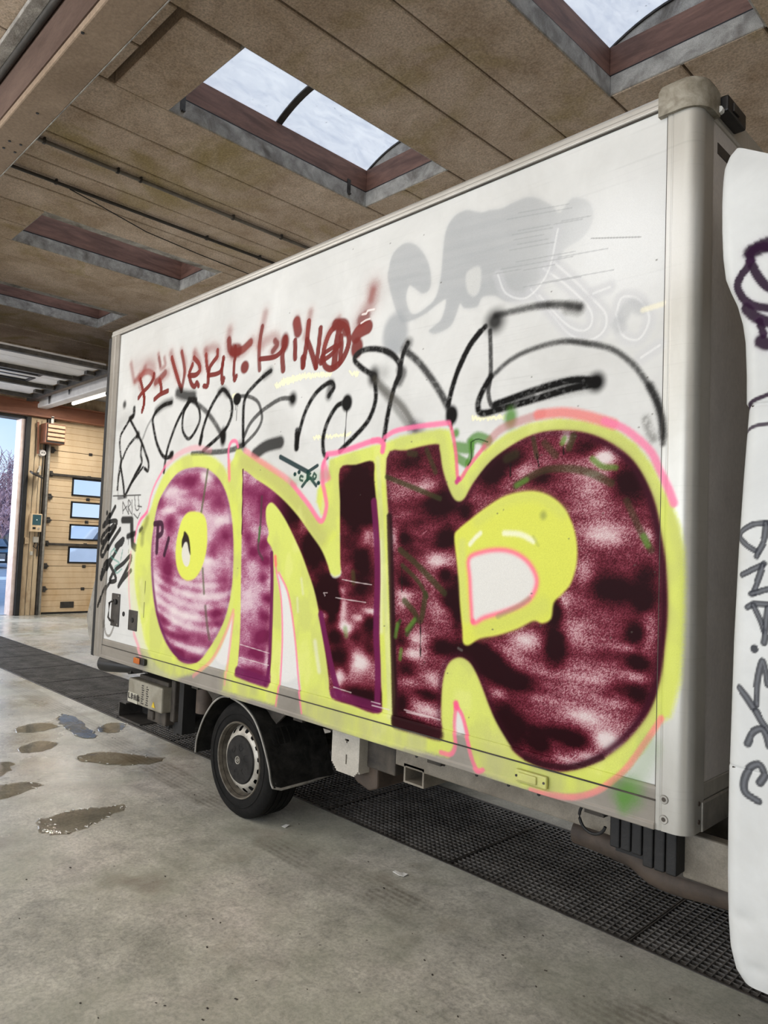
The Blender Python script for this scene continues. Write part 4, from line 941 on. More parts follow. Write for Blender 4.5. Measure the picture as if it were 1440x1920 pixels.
fl = MB()
fl.box((XW-0.05, -10.6, -0.3), (X_FRONT, GR0, 0.0))
fl.box((XW-0.05, GR1, -0.3), (X_FRONT, 12.2, 0.0))
fl.box((XW-0.05, GR0, -0.3), (GX0, GR1, 0.0))
fl.box((GX1, GR0, -0.3), (X_FRONT, GR1, 0.0))
floor = fl.build('floor', M['floor'], kind='structure')
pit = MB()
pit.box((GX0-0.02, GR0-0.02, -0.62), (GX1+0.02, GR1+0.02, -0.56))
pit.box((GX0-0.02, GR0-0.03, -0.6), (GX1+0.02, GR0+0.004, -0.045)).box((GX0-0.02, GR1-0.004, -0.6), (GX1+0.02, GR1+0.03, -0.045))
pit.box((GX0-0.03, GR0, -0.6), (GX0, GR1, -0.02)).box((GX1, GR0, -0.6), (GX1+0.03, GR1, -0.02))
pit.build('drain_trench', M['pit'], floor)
ed = MB()
ed.box((GX0, GR0-0.006, -0.04), (GX1, GR0+0.006, 0.004)).box((GX0, GR1-0.006, -0.04), (GX1, GR1+0.006, 0.004))
ed.build('trench_edge_angle', M['dark_metal'], floor)

# drain grates: ~1 m sections of square mesh
GL = 0.985
gm = MB()
nb = 29
for i in range(nb+1):
    x = 0.004+(GL-0.012)*i/nb
    gm.box((x-0.0021, 0.008, -0.034), (x+0.0021, GR1-GR0-0.008, 0.0))
for j in range(27):
    y = 0.010+(GR1-GR0-0.02)*j/26
    gm.box((0.002, y-0.0021, -0.031), (GL-0.006, y+0.0021, -0.002))
gmesh = gm.mesh('grate_bars'); gmesh.materials.append(M['grate'])
gf = MB()
gf.box((0.0, 0.006, -0.036), (0.007, GR1-GR0-0.006, 0.0015)).box((GL-0.011, 0.006, -0.036), (GL-0.004, GR1-GR0-0.006, 0.0015))
gf.box((0.0, 0.006, -0.036), (GL-0.004, 0.012, 0.0015)).box((0.0, GR1-GR0-0.012, -0.036), (GL-0.004, GR1-GR0-0.006, 0.0015))
gfmesh = gf.mesh('grate_frame'); gfmesh.materials.append(M['dark_metal'])
ords = ['first', 'second', 'third', 'fourth', 'fifth', 'sixth', 'seventh', 'eighth', 'ninth', 'tenth', 'eleventh', 'twelfth', 'thirteenth', 'fourteenth', 'fifteenth', 'sixteenth', 'seventeenth', 'eighteenth']
gi = 0
xg = -2.46-GL*13
while xg < GX1-GL+0.2:
    if xg >= GX0-0.2:
        g = empty('drain_grate', (xg, GR0, 0.0), label='black steel mesh drain grate section, %s from the open gate end of the drain' % ords[min(gi, 17)], category='drain grate', group='drain grate sections')
        o = bpy.data.objects.new('bar_mesh', gmesh); COL.objects.link(o); o.parent = g; tag(o, kind='stuff')
        o = bpy.data.objects.new('grate_frame', gfmesh); COL.objects.link(o); o.parent = g
        gi += 1
    xg += GL

# ceiling: slabs one by one, cut around the skylights
SKY = [(-2.97+0.0, -1.77), (-6.0+0.03, -4.77), (-10.17, -8.97), (-13.17, -11.97)]
SKY = [(-2.97, -1.77), (-5.97, -4.77), (-10.17, -8.97), (-13.17, -11.97)]
SY0, SY1 = 2.97, 5.38
ceil = empty('ceiling', (-4, 2, HC), kind='structure')
def slab(x0, x1, y0, y1, dz=0.0):
    g = 0.010 if dz == 0 else 0.022
    d = random.uniform(-0.004, 0.004)+dz
    MB().box((x0+g, y0+g, HC+d), (x1-g, y1-g, HC+0.17)).build('slab', M['slab'], ceil, bevel=0.008, seg=1)
bays = [(-10.4, -4.2), (-4.2, 1.9), (1.9, 7.9), (7.9, 12.0)]
for a, b in zip(JX[1:], JX[:-1]):
    a = max(a, XW)
    for y0, y1 in bays:
        hit = None
        for s0, s1 in SKY:
            if a > s0-0.05 and b < s1+0.05: hit = (s0, s1)
        if hit and y0 == 1.9:
            slab(a, b, SY1, y1)
            if hit[0] > -6.1 and hit[0] < -5:
                slab(a, b, y0, 2.405)
                if abs(a-hit[0]) < 0.05:
                    slab(hit[0], hit[1], 2.43, SY0, -0.02)
            else:
                slab(a, b, y0, SY0)
        else:
            slab(a, b, y0, y1)
rf = MB().box((XW-0.4, -10.6, HC+0.175), (X_FRONT, 1.95, HC+0.21)).box((XW-0.4, 5.45, HC+0.175), (X_FRONT, 12.2, HC+0.21))
xs_ = [XW-0.4]+[v for s in sorted(SKY) for v in (s[0]-0.04, s[1]+0.04)]+[X_FRONT]
for k in range(0, len(xs_), 2):
    rf.box((xs_[k], 1.95, HC+0.175), (xs_[k+1], 5.45, HC+0.21))
for s0, s1 in SKY:
    rf.box((s0-0.04, 1.95, HC+0.175), (s1+0.04, SY0-0.04, HC+0.21))
rf.build('roof_deck', M['slab'], ceil)

# skylights
def skylight(n, x0, x1, panes=True):
    w = empty('window_%d' % n, ((x0+x1)/2, (SY0+SY1)/2, HC), kind='structure')
    t = 0.035
    for nm, z0, z1, th, m_ in (('reveal', HC+0.004, HC+0.17, 0.03, M['reveal']), ('frame_board', HC+0.185, HC+(0.54 if n > 2 else 0.44), 0.045, M['frame_wood'])):
        off = 0.0 if nm == 'reveal' else 0.02
        MB().box((x0-th-off, SY0-th-off, z0), (x0-off, SY1+th+off, z1)).build(nm, m_, w, bevel=0.006, seg=1)
        MB().box((x1+off, SY0-th-off, z0), (x1+th+off+(0.14 if n > 2 else 0), SY1+th+off, z1)).build(nm, m_, w, bevel=0.006, seg=1)
        MB().box((x0-off, SY0-th-off, z0), (x1+off, SY0-off, z1)).build(nm, m_, w, bevel=0.006, seg=1)
        MB().box((x0-off, SY1+off, z0), (x1+off, SY1+th+off, z1)).build(nm, m_, w, bevel=0.006, seg=1)
    gap = MB()
    gap.box((x0-0.08, SY0-0.08, HC+0.17), (x0-0.012, SY1+0.08, HC+0.186)).box((x1+0.012, SY0-0.08, HC+0.17), (x1+0.08, SY1+0.08, HC+0.186))
    gap.box((x0-0.08, SY0-0.08, HC+0.17), (x1+0.08, SY0-0.012, HC+0.186)).box((x0-0.08, SY1+0.012, HC+0.17), (x1+0.08, SY1+0.08, HC+0.186))
    gap.build('seal_strip', M['black'], w)
    zb, rise, na = HC+(0.54 if n > 2 else 0.44), 0.17, 16
    def arch(u): return zb+rise*(1-(2*u-1)**2)
    xa, xb = x0-0.05, x1+0.05
    ym = (SY0+SY1)/2
    for ya, yb in ((SY0-0.05, ym-0.02), (ym+0.02, SY1+0.05)):
        m_ = MB()
        vs = []
        for i in range(na+1):
            u = i/na
            vs += [(xa+(xb-xa)*u, ya, arch(u)), (xa+(xb-xa)*u, yb, arch(u)), (xa+(xb-xa)*u, yb, arch(u)+0.012), (xa+(xb-xa)*u, ya, arch(u)+0.012)]
        fs = []
        for i in range(na):
            for k in range(4):
                k2 = (k+1) % 4
                fs.append((4*i+k, 4*i+k2, 4*i+4+k2, 4*i+4+k))
        fs += [(0, 1, 2, 3), (4*na, 4*na+3, 4*na+2, 4*na+1)]
        m_.add(vs, fs).build('pane', M['skypane'], w, smooth=True)
    bar = MB()
    for yc, hw in ((ym, 0.035), (SY0-0.045, 0.012), (SY1+0.045, 0.012)):
        pts = [(xa+(xb-xa)*i/na, arch(i/na)) for i in range(na+1)]
        for (ax, az), (bx, bz) in zip(pts[:-1], pts[1:]):
            bar.add([(ax, yc-hw, az-0.018), (ax, yc+hw, az-0.018), (ax, yc+hw, az+0.03), (ax, yc-hw, az+0.03), (bx, yc-hw, bz-0.018), (bx, yc+hw, bz-0.018), (bx, yc+hw, bz+0.03), (bx, yc-hw, bz+0.03)],
                    [(0, 1, 5, 4), (1, 2, 6, 5), (2, 3, 7, 6), (3, 0, 4, 7), (0, 3, 2, 1), (4, 5, 6, 7)])
    bar.build('glazing_bar', M['dark_metal'], w)
    for yy in (SY0-0.05, SY1+0.05):
        poly = [(xa, zb-0.002)]+[(xa+(xb-xa)*i/na, arch(i/na)+0.012) for i in range(na+1)]+[(xb, zb-0.002)]
        MB().prism(poly, 'y', yy, yy+0.012 if yy > 4 else yy-0.012).build('end_plate', M['reveal'], w)
    for yy in ((SY0+0.10, SY1-0.28) if n == 2 else ()):
        st = MB().box((x0-0.002, yy, HC+0.06), (x0+0.004, yy+0.05, HC+0.22))
        st.box((x0-0.002, yy+0.01, HC+0.045), (x0+0.03, yy+0.04, HC+0.055))
        st.build('strap', M['dark_metal'], w)
    return w
for i, (a, b) in enumerate(SKY): skylight(i+1, a, b-(0.13 if i > 1 else 0))

# concrete beam along the truck, with its neighbours at the other column lines
tr = 1
for y0 in (BEAM0, BEAM0-6.0, BEAM0+6.0):
    b = MB().box((XW, y0, BEAMZ), (X_FRONT, y0+BEAM1-BEAM0, HC-0.004)).build('trim_%d' % tr, M['beam'], bevel=0.012, kind='structure')
    if tr == 1:
        MB().box((XW, BEAM0-0.012, BEAMZ+0.05), (X_FRONT, BEAM0+0.001, HC-0.01)).build('side_board', M['beam_side'], b)  # thin darker brown board added over the beam's near face
        h = MB()
        for q in on_z([(18, 264), (7, 277), (28, 285), (39, 271), (70, 212), (155, 61)], BEAMZ):
            h.tube([(q[0], q[1], BEAMZ-0.006), (q[0], q[1], BEAMZ+0.01)], 0.012, 8)
        h.build('bolt_stub', M['black'], b)
        e1 = MB().box((XW, BEAM1-0.004, BEAMZ-0.003), (X_FRONT, BEAM1+0.003, BEAMZ+0.012)).build('edge_strip', M['reveal'], b)
    tr += 1
st = MB().box((XW, 1.60, HC-0.05), (X_FRONT, 1.70, HC-0.008)).build('trim_%d' % tr, M['reveal'], bevel=0.005, kind='structure'); tr += 1
pp = empty('conduit_pipe', (-6, 1.735, HC), label='thick grey pipe running along the near side of the concrete beam', category='pipe')
MB().tube([(XW+0.1, 1.725, HC-0.055), (4, 1.725, HC-0.055)], 0.028, 12).build('pipe', M['dark_pipe'], pp, smooth=True)
for x in (-5.05, -8.0, -11.0): MB().tube([(x-0.02, 1.725, HC-0.055), (x+0.02, 1.725, HC-0.055)], 0.037, 12).build('pipe_clamp', M['dark_metal'], pp)
for xx, zz, r, mt, lab in ((-7.31, HC-0.03, 0.02, 'pipe', 'grey conduit under the roof slabs, nearer the skylight with bright panes'), (-8.06, HC-0.03, 0.018, 'dark_pipe', 'dark conduit under the roof slabs, the one with a loose cable')):
    cp = empty('conduit_pipe', (xx, 2.1, zz), label=lab, category='pipe', group='conduits under the roof slabs')
    MB().tube([(xx, 2.06, zz), (xx, 7.7, zz)], r, 10).build('pipe', M[mt], cp, smooth=True)
    for yc in ((2.36, 3.1, 3.35, 4.5, 5.2) if xx > -7.5 else (2.75, 4.6, 5.4)):
        c = MB().tube([(xx, yc-0.012, zz), (xx, yc+0.012, zz)], r+0.008, 10)
        c.box((xx-0.03, yc-0.008, zz+0.005), (xx+0.03, yc+0.008, HC-0.002))
        c.build('pipe_clamp', M['dark_metal'], cp)
    if xx < -7.5:
        p = [(xx, 2.9, zz-0.02), (xx-0.15, 3.3, HC-0.04), (xx-0.42, 4.0, HC-0.03), (xx-0.55, 4.8, HC-0.02), (xx-0.62, 5.6, HC-0.02), (xx-0.6, 6.6, HC-0.02)]
        MB().tube(p, 0.006, 6).build('loose_cable', M['black'], cp, smooth=True)
jb = MB().box((-4.62, 2.06, HC-0.13), (-4.50, 2.2, HC-0.01)).tube([(-4.56, 2.1, HC-0.06), (-4.56, 2.36, HC-0.05)], 0.02, 8).build('junction_box', M['black_plastic'], bevel=0.006, label='black junction box on the far edge of the concrete beam', category='junction box')

# ------------------------------------------------------------------ gate wall
W_ = MB()
W_.box((XW-0.3, -10.6, 0), (XW, 1.30, HC+0.17))
W_.box((XW-0.3, 1.30, 4.05), (XW, 12.2, HC+0.17))
W_.box((XW-0.3, 5.10, 0), (XW, 5.60, 4.05))
W_.box((XW-0.3, 9.10, 0), (XW, 12.2, 4.05))
wl = W_.build('wall_left', M['dirty_beige'], kind='structure')
MB().box((XW-0.25, -10.6, -0.05), (XW-0.02, 1.0, 0.12)).build('plinth', M['reveal'], wl)
wr_ = MB().box((XW-0.3, 12.0, 0), (X_FRONT, 12.3, HC+0.17)).build('wall_right', M['white_paint'], kind='structure')
wf = MB().box((X_FRONT, -10.6, 0), (X_FRONT+0.3, 12.2, HC+0.17)).build('wall_front', M['white_paint'], kind='structure')
wb_ = MB().box((XW-0.3, -10.9, 4.1), (X_FRONT, -10.6, HC+0.17))
for xx in np.arange(XW-0.3, X_FRONT+0.1, 4.0): wb_.box((xx, -10.9, 0), (xx+0.35, -10.6, 4.1))
wb_.build('wall_back', M['white_paint'], kind='structure')  # unseen wall, its openings made to let the fill light in
# red oxide lintel girder over both gates (I profile)
li = MB().prism([(XW+0.02, 4.06), (XW+0.20, 4.06), (XW+0.20, 4.085), (XW+0.12, 4.10), (XW+0.12, 4.32), (XW+0.20, 4.335), (XW+0.20, 4.36), (XW+0.02, 4.36)], 'y', 0.8, 11.9)
li.build('trim_%d' % tr, M['orange_steel'], kind='structure'); tr += 1
# post between the gates
ps = empty('trim_%d' % tr, (XW, 5.3, 0), kind='structure'); tr += 1
MB().box((XW-0.3, 4.985, 0), (XW+0.02, 5.06, 4.02)).build('jamb', M['jamb'], ps, bevel=0.008)
MB().box((XW-0.1, 5.06, 0), (XW+0.10, 5.15, 4.04)).build('rubber_seal', M['black'], ps, bevel=0.008)
MB().box((XW-0.1, 5.15, 0), (XW+0.05, 5.46, 4.04)).build('column_face', M['dirty_beige'], ps, bevel=0.005)
for y in (5.26, 5.36): MB().box((XW+0.05, y, 0.0), (XW+0.056, y+0.008, 4.0)).build('seam', M['chassis'], ps)
MB().box((XW-0.02, 5.47, 0), (XW+0.12, 5.50, 4.05)).build('guide_track', M['dark_metal'], ps)
MB().box((XW-0.02, 5.52, 0), (XW+0.08, 5.56, 4.05)).build('guide_track', M['steel'], ps)
MB().tube([(XW+0.07, 5.43, 1.2), (XW+0.07, 5.43, 3.9)], 0.012, 8).build('cable_duct', M['dark_pipe'], ps)
MB().box((XW-0.3, 1.2, 3.99), (XW+0.03, 5.06, 4.05)).build('head_rail', M['black'], ps)

# closed sectional gate
D0, D1 = 5.60, 9.10
door = empty('door_1', (XW, 7.3, 0), kind='structure')
zs_ = [0.03, 0.52, 1.0, 1.47, 1.96, 2.45, 2.93, 3.43, 4.09]
WIN = {2: (1.08, 1.405), 3: (1.575, 1.885), 4: (2.045, 2.372), 5: (2.523, 2.875)}
WY = [(6.11, 7.10), (7.45, 8.45)]
for i in range(8):
    z0, z1 = zs_[i]+0.004, zs_[i+1]-0.004
    m_ = MB()
    def ribbed(y0, y1, a, b):
        # ribbed sheet: shallow grooves every ~0.12 m
        n = max(1, int(round((b-a)/0.12)))
        prof = []
        for k in range(n):
            u0 = a+(b-a)*k/n; u1 = a+(b-a)*(k+1)/n
            prof += [(XW-0.06, u0), (XW-0.05, u0+0.006), (XW-0.05, u1-0.006)]
        prof += [(XW-0.06, b), (XW-0.10, b), (XW-0.10, a)]
        m_.prism([(x, z) for x, z in prof], 'y', y0, y1)
    if i in WIN:
        wz0, wz1 = WIN[i]
        ribbed(D0, WY[0][0], z0, z1); ribbed(WY[0][1], WY[1][0], z0, z1); ribbed(WY[1][1], D1, z0, z1)
        for y0, y1 in WY:
            ribbed(y0, y1, z0, wz0); ribbed(y0, y1, wz1, z1)
    else:
        ribbed(D0, D1, z0, z1)
    pn = m_.build('door_panel', M['beige'], door)
    if i in WIN:
        for y0, y1 in WY:
            f = MB(); t = 0.035
            f.box((XW-0.07, y0-t/2, wz0-t/2), (XW-0.03, y1+t/2, wz0+t/2)).box((XW-0.07, y0-t/2, wz1-t/2), (XW-0.03, y1+t/2, wz1+t/2))
            f.box((XW-0.07, y0-t/2, wz0), (XW-0.03, y0+t/2, wz1)).box((XW-0.07, y1-t/2, wz0), (XW-0.03, y1+t/2, wz1))
            wf_ = f.build('window_frame', M['black_plastic'], pn)
            MB().box((XW-0.072, y0, wz0), (XW-0.066, y1, wz1)).build('pane', M['door_glass'], pn)
    for yy in (5.66, 6.45, 7.35, 8.2, 9.0):
        hz = z1+0.004
        hg = MB().box((XW-0.052, yy-0.035, hz-0.03), (XW-0.035, yy+0.035, hz+0.03)).tube([(XW-0.03, yy-0.035, hz), (XW-0.03, yy+0.035, hz)], 0.012, 8)
        if yy < 5.7: hg.tube([(XW-0.02, yy-0.1, hz), (XW-0.02, yy+0.05, hz)], 0.014, 8).box((XW-0.05, yy-0.05, hz-0.06), (XW-0.01, yy+0.01, hz+0.06))
        hg.build('hinge', M['dark_metal'], door)
for zz in zs_[1:-1]:
    MB().box((XW-0.098, D0, zz-0.02), (XW-0.066, D1, zz+0.02)).build('panel_joint', M['chassis'], door)
for zz in (2.93, 1.47):
    MB().box((XW-0.05, D0+0.02, zz-0.035), (XW+0.02, D1, zz+0.015)).build('strut', M['chassis'], door, bevel=0.006)
MB().box((XW-0.05, 6.0, 0.12), (XW-0.035, 6.28, 0.25)).box((XW-0.035, 6.03, 0.15), (XW-0.03, 6.25, 0.22)).build('foot_plate', M['dark_metal'], door)
MB().box((XW-0.1, D0, 0.0), (XW-0.045, D1, 0.035)).build('bottom_seal', M['black'], door)

# raised sectional gate lying on its tracks under the roof
od = empty('door_2', (-13.4, 3.1, 4.4), kind='structure')
OY0, OY1, OZ = 1.35, 4.93, 4.42
nP = 6
for i in range(nP):
    xa = -11.62-0.60*i; xb = xa-0.592
    m_ = MB()
    if i in (2, 3):
        for (y0, y1) in ((OY0, 1.55), (2.85, 3.25), (4.45, OY1)): m_.box((xb, y0, OZ), (xa, y1, OZ+0.045))
        for (y0, y1) in ((1.55, 2.85), (3.25, 4.45)):
            m_.box((xb, y0, OZ), (xb+0.12, y1, OZ+0.045)).box((xa-0.12, y0, OZ), (xa, y1, OZ+0.045))
    else:
        m_.box((xb, OY0, OZ), (xa, OY1, OZ+0.045))
    pn = m_.build('door_panel', M['white_paint'], od, bevel=0.006, seg=1)
    if i in (2, 3):
        for (y0, y1) in ((1.55, 2.85), (3.25, 4.45)):
            t = 0.03
            f = MB().box((xb+0.12-t, y0-t, OZ-0.012), (xb+0.12+t, y1+t, OZ+0.03)).box((xa-0.12-t, y0-t, OZ-0.012), (xa-0.12+t, y1+t, OZ+0.03))
            f.box((xb+0.12, y0-t, OZ-0.012), (xa-0.12, y0+t, OZ+0.03)).box((xb+0.12, y1-t, OZ-0.012), (xa-0.12, y1+t, OZ+0.03))
            f.build('window_frame', M['black_plastic'], pn)
            MB().box((xb+0.12, y0, OZ+0.012), (xa-0.12, y1, OZ+0.018)).build('pane', M['white_paint'], pn)
for x in (-11.60, -12.83, -14.03, -15.2):
    MB().box((x-0.05, OY0, OZ-0.07), (x+0.05, OY1+0.1, OZ-0.002)).build('strut', M['chassis'], od, bevel=0.006, seg=1)
MB().box((-15.5, OY1+0.06, OZ-0.09), (-11.3, OY1+0.16, OZ+0.02)).build('track', M['dark_metal'], od)
for x in (-11.6, -12.2, -12.8, -13.4, -14.0, -14.6): MB().tube([(x, OY1-0.02, OZ-0.03), (x, OY1+0.12, OZ-0.03)], 0.035, 10).box((x-0.06, OY1-0.1, OZ-0.06), (x+0.06, OY1+0.02, OZ-0.005)).build('roller', M['chassis'], od)
# pale bulkhead beside the track and the lit tube lamp on it
MB().box((XW, 5.24, 4.24), (-11.0, 5.44, 4.55)).build('trim_%d' % tr, M['white_paint'], bevel=0.02, kind='structure'); tr += 1
for x, dz in ((-14.9, 0.26), (-13.9, 0.2)):
    MB().prism([(5.19, 4.50), (5.24, 4.50), (5.22, 4.50-dz)], 'x', x-0.02, x+0.02).build('trim_%d' % tr, M['dark_metal'], kind='structure'); tr += 1
MB().box((XW, 5.44, 4.62), (-11.0, 7.6, 4.66)).build('trim_%d' % tr, M['white_paint'], kind='structure'); tr += 1
tl_ = empty('tube_lamp', (-14.0, 5.66, 4.3), label='lit fluorescent tube lamp above the closed beige gate', category='lamp')
MB().box((-14.86, 5.60, 4.34), (-13.2, 5.72, 4.40)).build('lamp_housing', M['white_paint'], tl_, bevel=0.01)
MB().tube([(-14.82, 5.66, 4.31), (-13.24, 5.66, 4.31)], 0.033, 14).build('tube', M['tube_lamp'], tl_, smooth=True)
for x in (-14.84, -13.22): MB().tube([(x-0.015, 5.66, 4.31), (x+0.015, 5.66, 4.31)], 0.037, 12).build('end_cap', M['dark_metal'], tl_)
for x in (-14.5, -13.6): MB().box((x-0.01, 5.65, 4.40), (x+0.01, 5.67, 4.62)).build('hanger', M['dark_metal'], tl_)
lt = bpy.data.lights.new('tube_glow', 'AREA'); lt.shape = 'RECTANGLE'; lt.size = 1.55; lt.size_y = 0.06; lt.energy = 90; lt.color = (1.0, 0.95, 0.85)
lto = bpy.data.objects.new('tube_glow', lt); COL.objects.link(lto); lto.location = (-14.03, 5.66, 4.26); lto.parent = tl_; lto.matrix_parent_inverse = parent_inv(tl_)

# things on the post
def wall_thing(name, label, cat): return empty(name, (XW+0.06, 5.3, 1.0), label=label, category=cat)
ht = empty('louvre_heater', (XW+0.2, 5.55, 3.5), label='brown louvred air heater box above the post between the gates', category='heater')
MB().box((XW+0.06, 5.34, 3.52), (XW+0.36, 5.74, 3.93)).build('housing', M['orange_steel'], ht, bevel=0.012)
for k in range(4):
    z = 3.56+0.088*k
    MB().obox((XW+0.375, 5.55, z+0.04), (0.018, 0, 0.008), (0, 0.17, 0), (-0.004, 0, 0.030)).build('louvre', M['louvre'], ht)
MB().box((XW+0.358, 5.365, 3.535), (XW+0.366, 5.725, 3.915)).build('grille_back', M['black'], ht)
MB().box((XW+0.15, 5.5, 3.93), (XW+0.2, 5.55, 4.1)).build('bracket', M['steel'], ht)
MB().tube([(XW+0.12, 5.30, 3.3), (XW+0.13, 5.29, 3.6), (XW+0.12, 5.27, 3.95)], 0.02, 8).build('pipe', M['orange_steel'], ht)
cmr = empty('wall_socket', (XW+0.06, 5.39, 3.33), label='round white twin socket high on the post under the heater', category='socket')
MB().lathe_y((0, 0, 0), [(0.0, 0), (0.05, 0), (0.055, 0.02), (0.055, 0.05), (0, 0.05)], 16).v and None
sk = MB().tube([(XW+0.05, 5.40, 3.33), (XW+0.13, 5.40, 3.33)], [0.075, 0.06], 16); sk.build('housing', M['white_paint'], cmr, smooth=True)
for y in (5.38, 5.42): MB().tube([(XW+0.128, y, 3.33), (XW+0.135, y, 3.33)], 0.012, 8).build('socket_hole', M['black'], cmr)
fd = empty('bulkhead_floodlight', (XW+0.06, 5.3, 2.9), label='dark tilted floodlight on a bracket halfway up the post', category='lamp')
MB().obox((XW+0.22, 5.27, 2.86), (0.09, 0, -0.03), (0, 0.11, -0.04), (0.008, 0.003, 0.018)).build('lamp_head', M['dark_metal'], fd, bevel=0.01)
MB().tube([(XW+0.05, 5.38, 3.05), (XW+0.12, 5.36, 3.0), (XW+0.2, 5.30, 2.9)], 0.025, 8).build('arm', M['pale_paint'], fd)
cb = empty('gate_control_box', (XW+0.06, 5.35, 1.9), label='beige gate control box with dark teal display on the post', category='control box')
MB().box((XW+0.05, 5.235, 1.70), (XW+0.17, 5.455, 2.07)).build('housing', M['beige'], cb, bevel=0.012)
MB().box((XW+0.168, 5.265, 1.84), (XW+0.176, 5.43, 2.05)).build('display', M['teal'], cb)
MB().box((XW+0.175, 5.335, 1.935), (XW+0.178, 5.36, 1.955)).build('indicator', M['paper'], cb)
MB().box((XW+0.168, 5.275, 1.755), (XW+0.18, 5.33, 1.795)).build('button_plate', M['black'], cb)
MB().tube([(XW+0.17, 5.39, 1.77), (XW+0.185, 5.39, 1.77)], 0.02, 10).build('knob', M['pale_paint'], cb)
s2 = empty('wall_socket', (XW+0.06, 5.4, 1.5), label='grey surface socket under the gate control box', category='socket')
MB().box((XW+0.05, 5.33, 1.48), (XW+0.11, 5.43, 1.6)).build('housing', M['pale_paint'], s2, bevel=0.008)
MB().tube([(XW+0.06, 5.38, 1.48), (XW+0.08, 5.34, 1.40), (XW+0.08, 5.40, 1.36), (XW+0.08, 5.44, 1.45)], 0.01, 6).build('cable_loop', M['black'], s2)
MB().box((XW+0.05, 5.29, 1.22), (XW+0.10, 5.34, 1.30)).build('plug', M['pale_paint'], s2, bevel=0.006)
s3 = MB().box((XW+0.05, 5.17, 1.45), (XW+0.09, 5.25, 1.58)).box((XW+0.09, 5.19, 1.50), (XW+0.1, 5.23, 1.55)).build('wall_switch', M['dirty_beige'], bevel=0.006, label='small beige switch low on the post beside the black rubber seal', category='switch')

# ------------------------------------------------------------------ outside the open gate
gd = MB().box((-140, -70, -0.08), (XW-0.3, 90, -0.01)).build('yard_ground', M['asphalt'], kind='structure')
MB().box((-30.6, -40, -0.012), (-28.6, 60, -0.004)).build('painted_line', M['line_white'], gd)
hg = empty('low_embankment', (-60, 10, 0), kind='structure')
bk = MB().prism([(-49, -0.2), (-50.5, 1.1), (-60, 1.6), (-95, 2.0), (-95, -0.2)], 'y', -60, 90); bk.build('bank', M['bush'], hg)
def bare_tree(x, y, h, seed, thick, lab, grp):
    r_ = random.Random(seed)
    t = empty('bare_tree', (x, y, 0.9), label=lab, category='tree', group=grp)
    trunk = MB(); tw = MB()
    def grow(p, d, L, r, lev, mb):
        n = 3
        pts = [p]
        dd = d
        for k in range(n):
            dd = (dd+Vector((r_.uniform(-.22, .22), r_.uniform(-.22, .22), r_.uniform(-.08, .2)))).normalized()
            pts.append(pts[-1]+dd*(L/n))
        mb.tube(pts, [r*(1-0.5*k/n) for k in range(n+1)], 4 if lev > 1 else 6, cap=False)
        if lev >= 4: return
        for k in range(5):
            q = pts[1+k % 3]
            a = r_.uniform(0, 2*PI)
            nd = (dd*0.75+Vector((math.cos(a), math.sin(a), r_.uniform(0.0, 0.7)))*0.7).normalized()
            grow(q, nd, L*r_.uniform(0.5, 0.72), max(r*0.45, thick), lev+1, tw)
    for s in range(2):
        grow(Vector((x+r_.uniform(-.4, .4), y+r_.uniform(-.4, .4), 0.8)), Vector((r_.uniform(-.15, .15), r_.uniform(-.15, .15), 1)), h*0.42, 0.09, 0, trunk)
    trunk.build('trunk', M['bush'], t); tw.build('twigs', M['twig'], t, kind='stuff')
TR = 'bare trees beyond the yard'
bare_tree(-63.5, 19.6, 9.6, 3, 0.024, 'tall thin bare tree, highest against the blue sky in the open gate', TR)
bare_tree(-57.0, 17.9, 5.6, 5, 0.04, 'bare purplish tree nearest the right jamb of the open gate', TR)
bare_tree(-71.5, 22.2, 8.0, 8, 0.05, 'farthest bare purplish tree in the open gate, behind the tall one', TR)
bare_tree(-51.2, 15.6, 3.4, 13, 0.045, 'low dense bare bush just behind the parked black car', TR)

def car(x, y):
    t = empty('parked_car', (x, y, 0), label='black saloon car with chrome grille parked in the yard', category='car')
    L, Wd = 4.6, 1.8
    prof = [(0.0, 0.30), (0.0, 0.62), (-0.08, 0.78), (-1.15, 0.98), (-1.9, 1.42), (-3.1, 1.45), (-3.9, 1.02), (-4.5, 0.98), (-4.6, 0.4), (-4.4, 0.25), (-0.2, 0.25)]
    MB().prism([(x+a, z) for a, z in prof], 'y', y-Wd/2, y+Wd/2).build('body', M['car_black'], t, bevel=0.06, seg=3)
    MB().add([(x-1.19, y-0.72, 1.03), (x-1.19, y+0.72, 1.03), (x-1.83, y+0.66, 1.40), (x-1.83, y-0.66, 1.40), (x-1.17, y-0.72, 1.05), (x-1.17, y+0.72, 1.05), (x-1.81, y+0.66, 1.42), (x-1.81, y-0.66, 1.42)], [(0, 1, 2, 3), (4, 7, 6, 5), (0, 4, 5, 1), (1, 5, 6, 2), (2, 6, 7, 3), (3, 7, 4, 0)]).build('windscreen', M['car_glass'], t)
    g = MB().box((x-0.02, y-0.3, 0.46), (x+0.03, y+0.3, 0.74)).build('grille', M['black_plastic'], t, bevel=0.03)
    for k in range(5): MB().box((x+0.025, y-0.27, 0.49+0.048*k), (x+0.04, y+0.27, 0.505+0.048*k)).build('grille_bar', M['chrome'], g)
    for s in (-1, 1):
        MB().box((x-0.1, y+s*0.58-0.22, 0.58), (x+0.02, y+s*0.58+0.22, 0.74)).build('headlamp', M['chrome'], t, bevel=0.03)
        for wx in (-0.85, -3.6): MB().lathe_y((x+wx, y+s*0.8, 0.31), [(0, -0.1), (0.2, -0.1), (0.31, -0.08), (0.31, 0.08), (0.2, 0.1), (0, 0.1)], 24).build('wheel', M['tyre'], t)
    MB().box((x+0.0, y-0.26, 0.36), (x+0.03, y+0.26, 0.46)).build('number_plate', M['paper'], t)
    return t
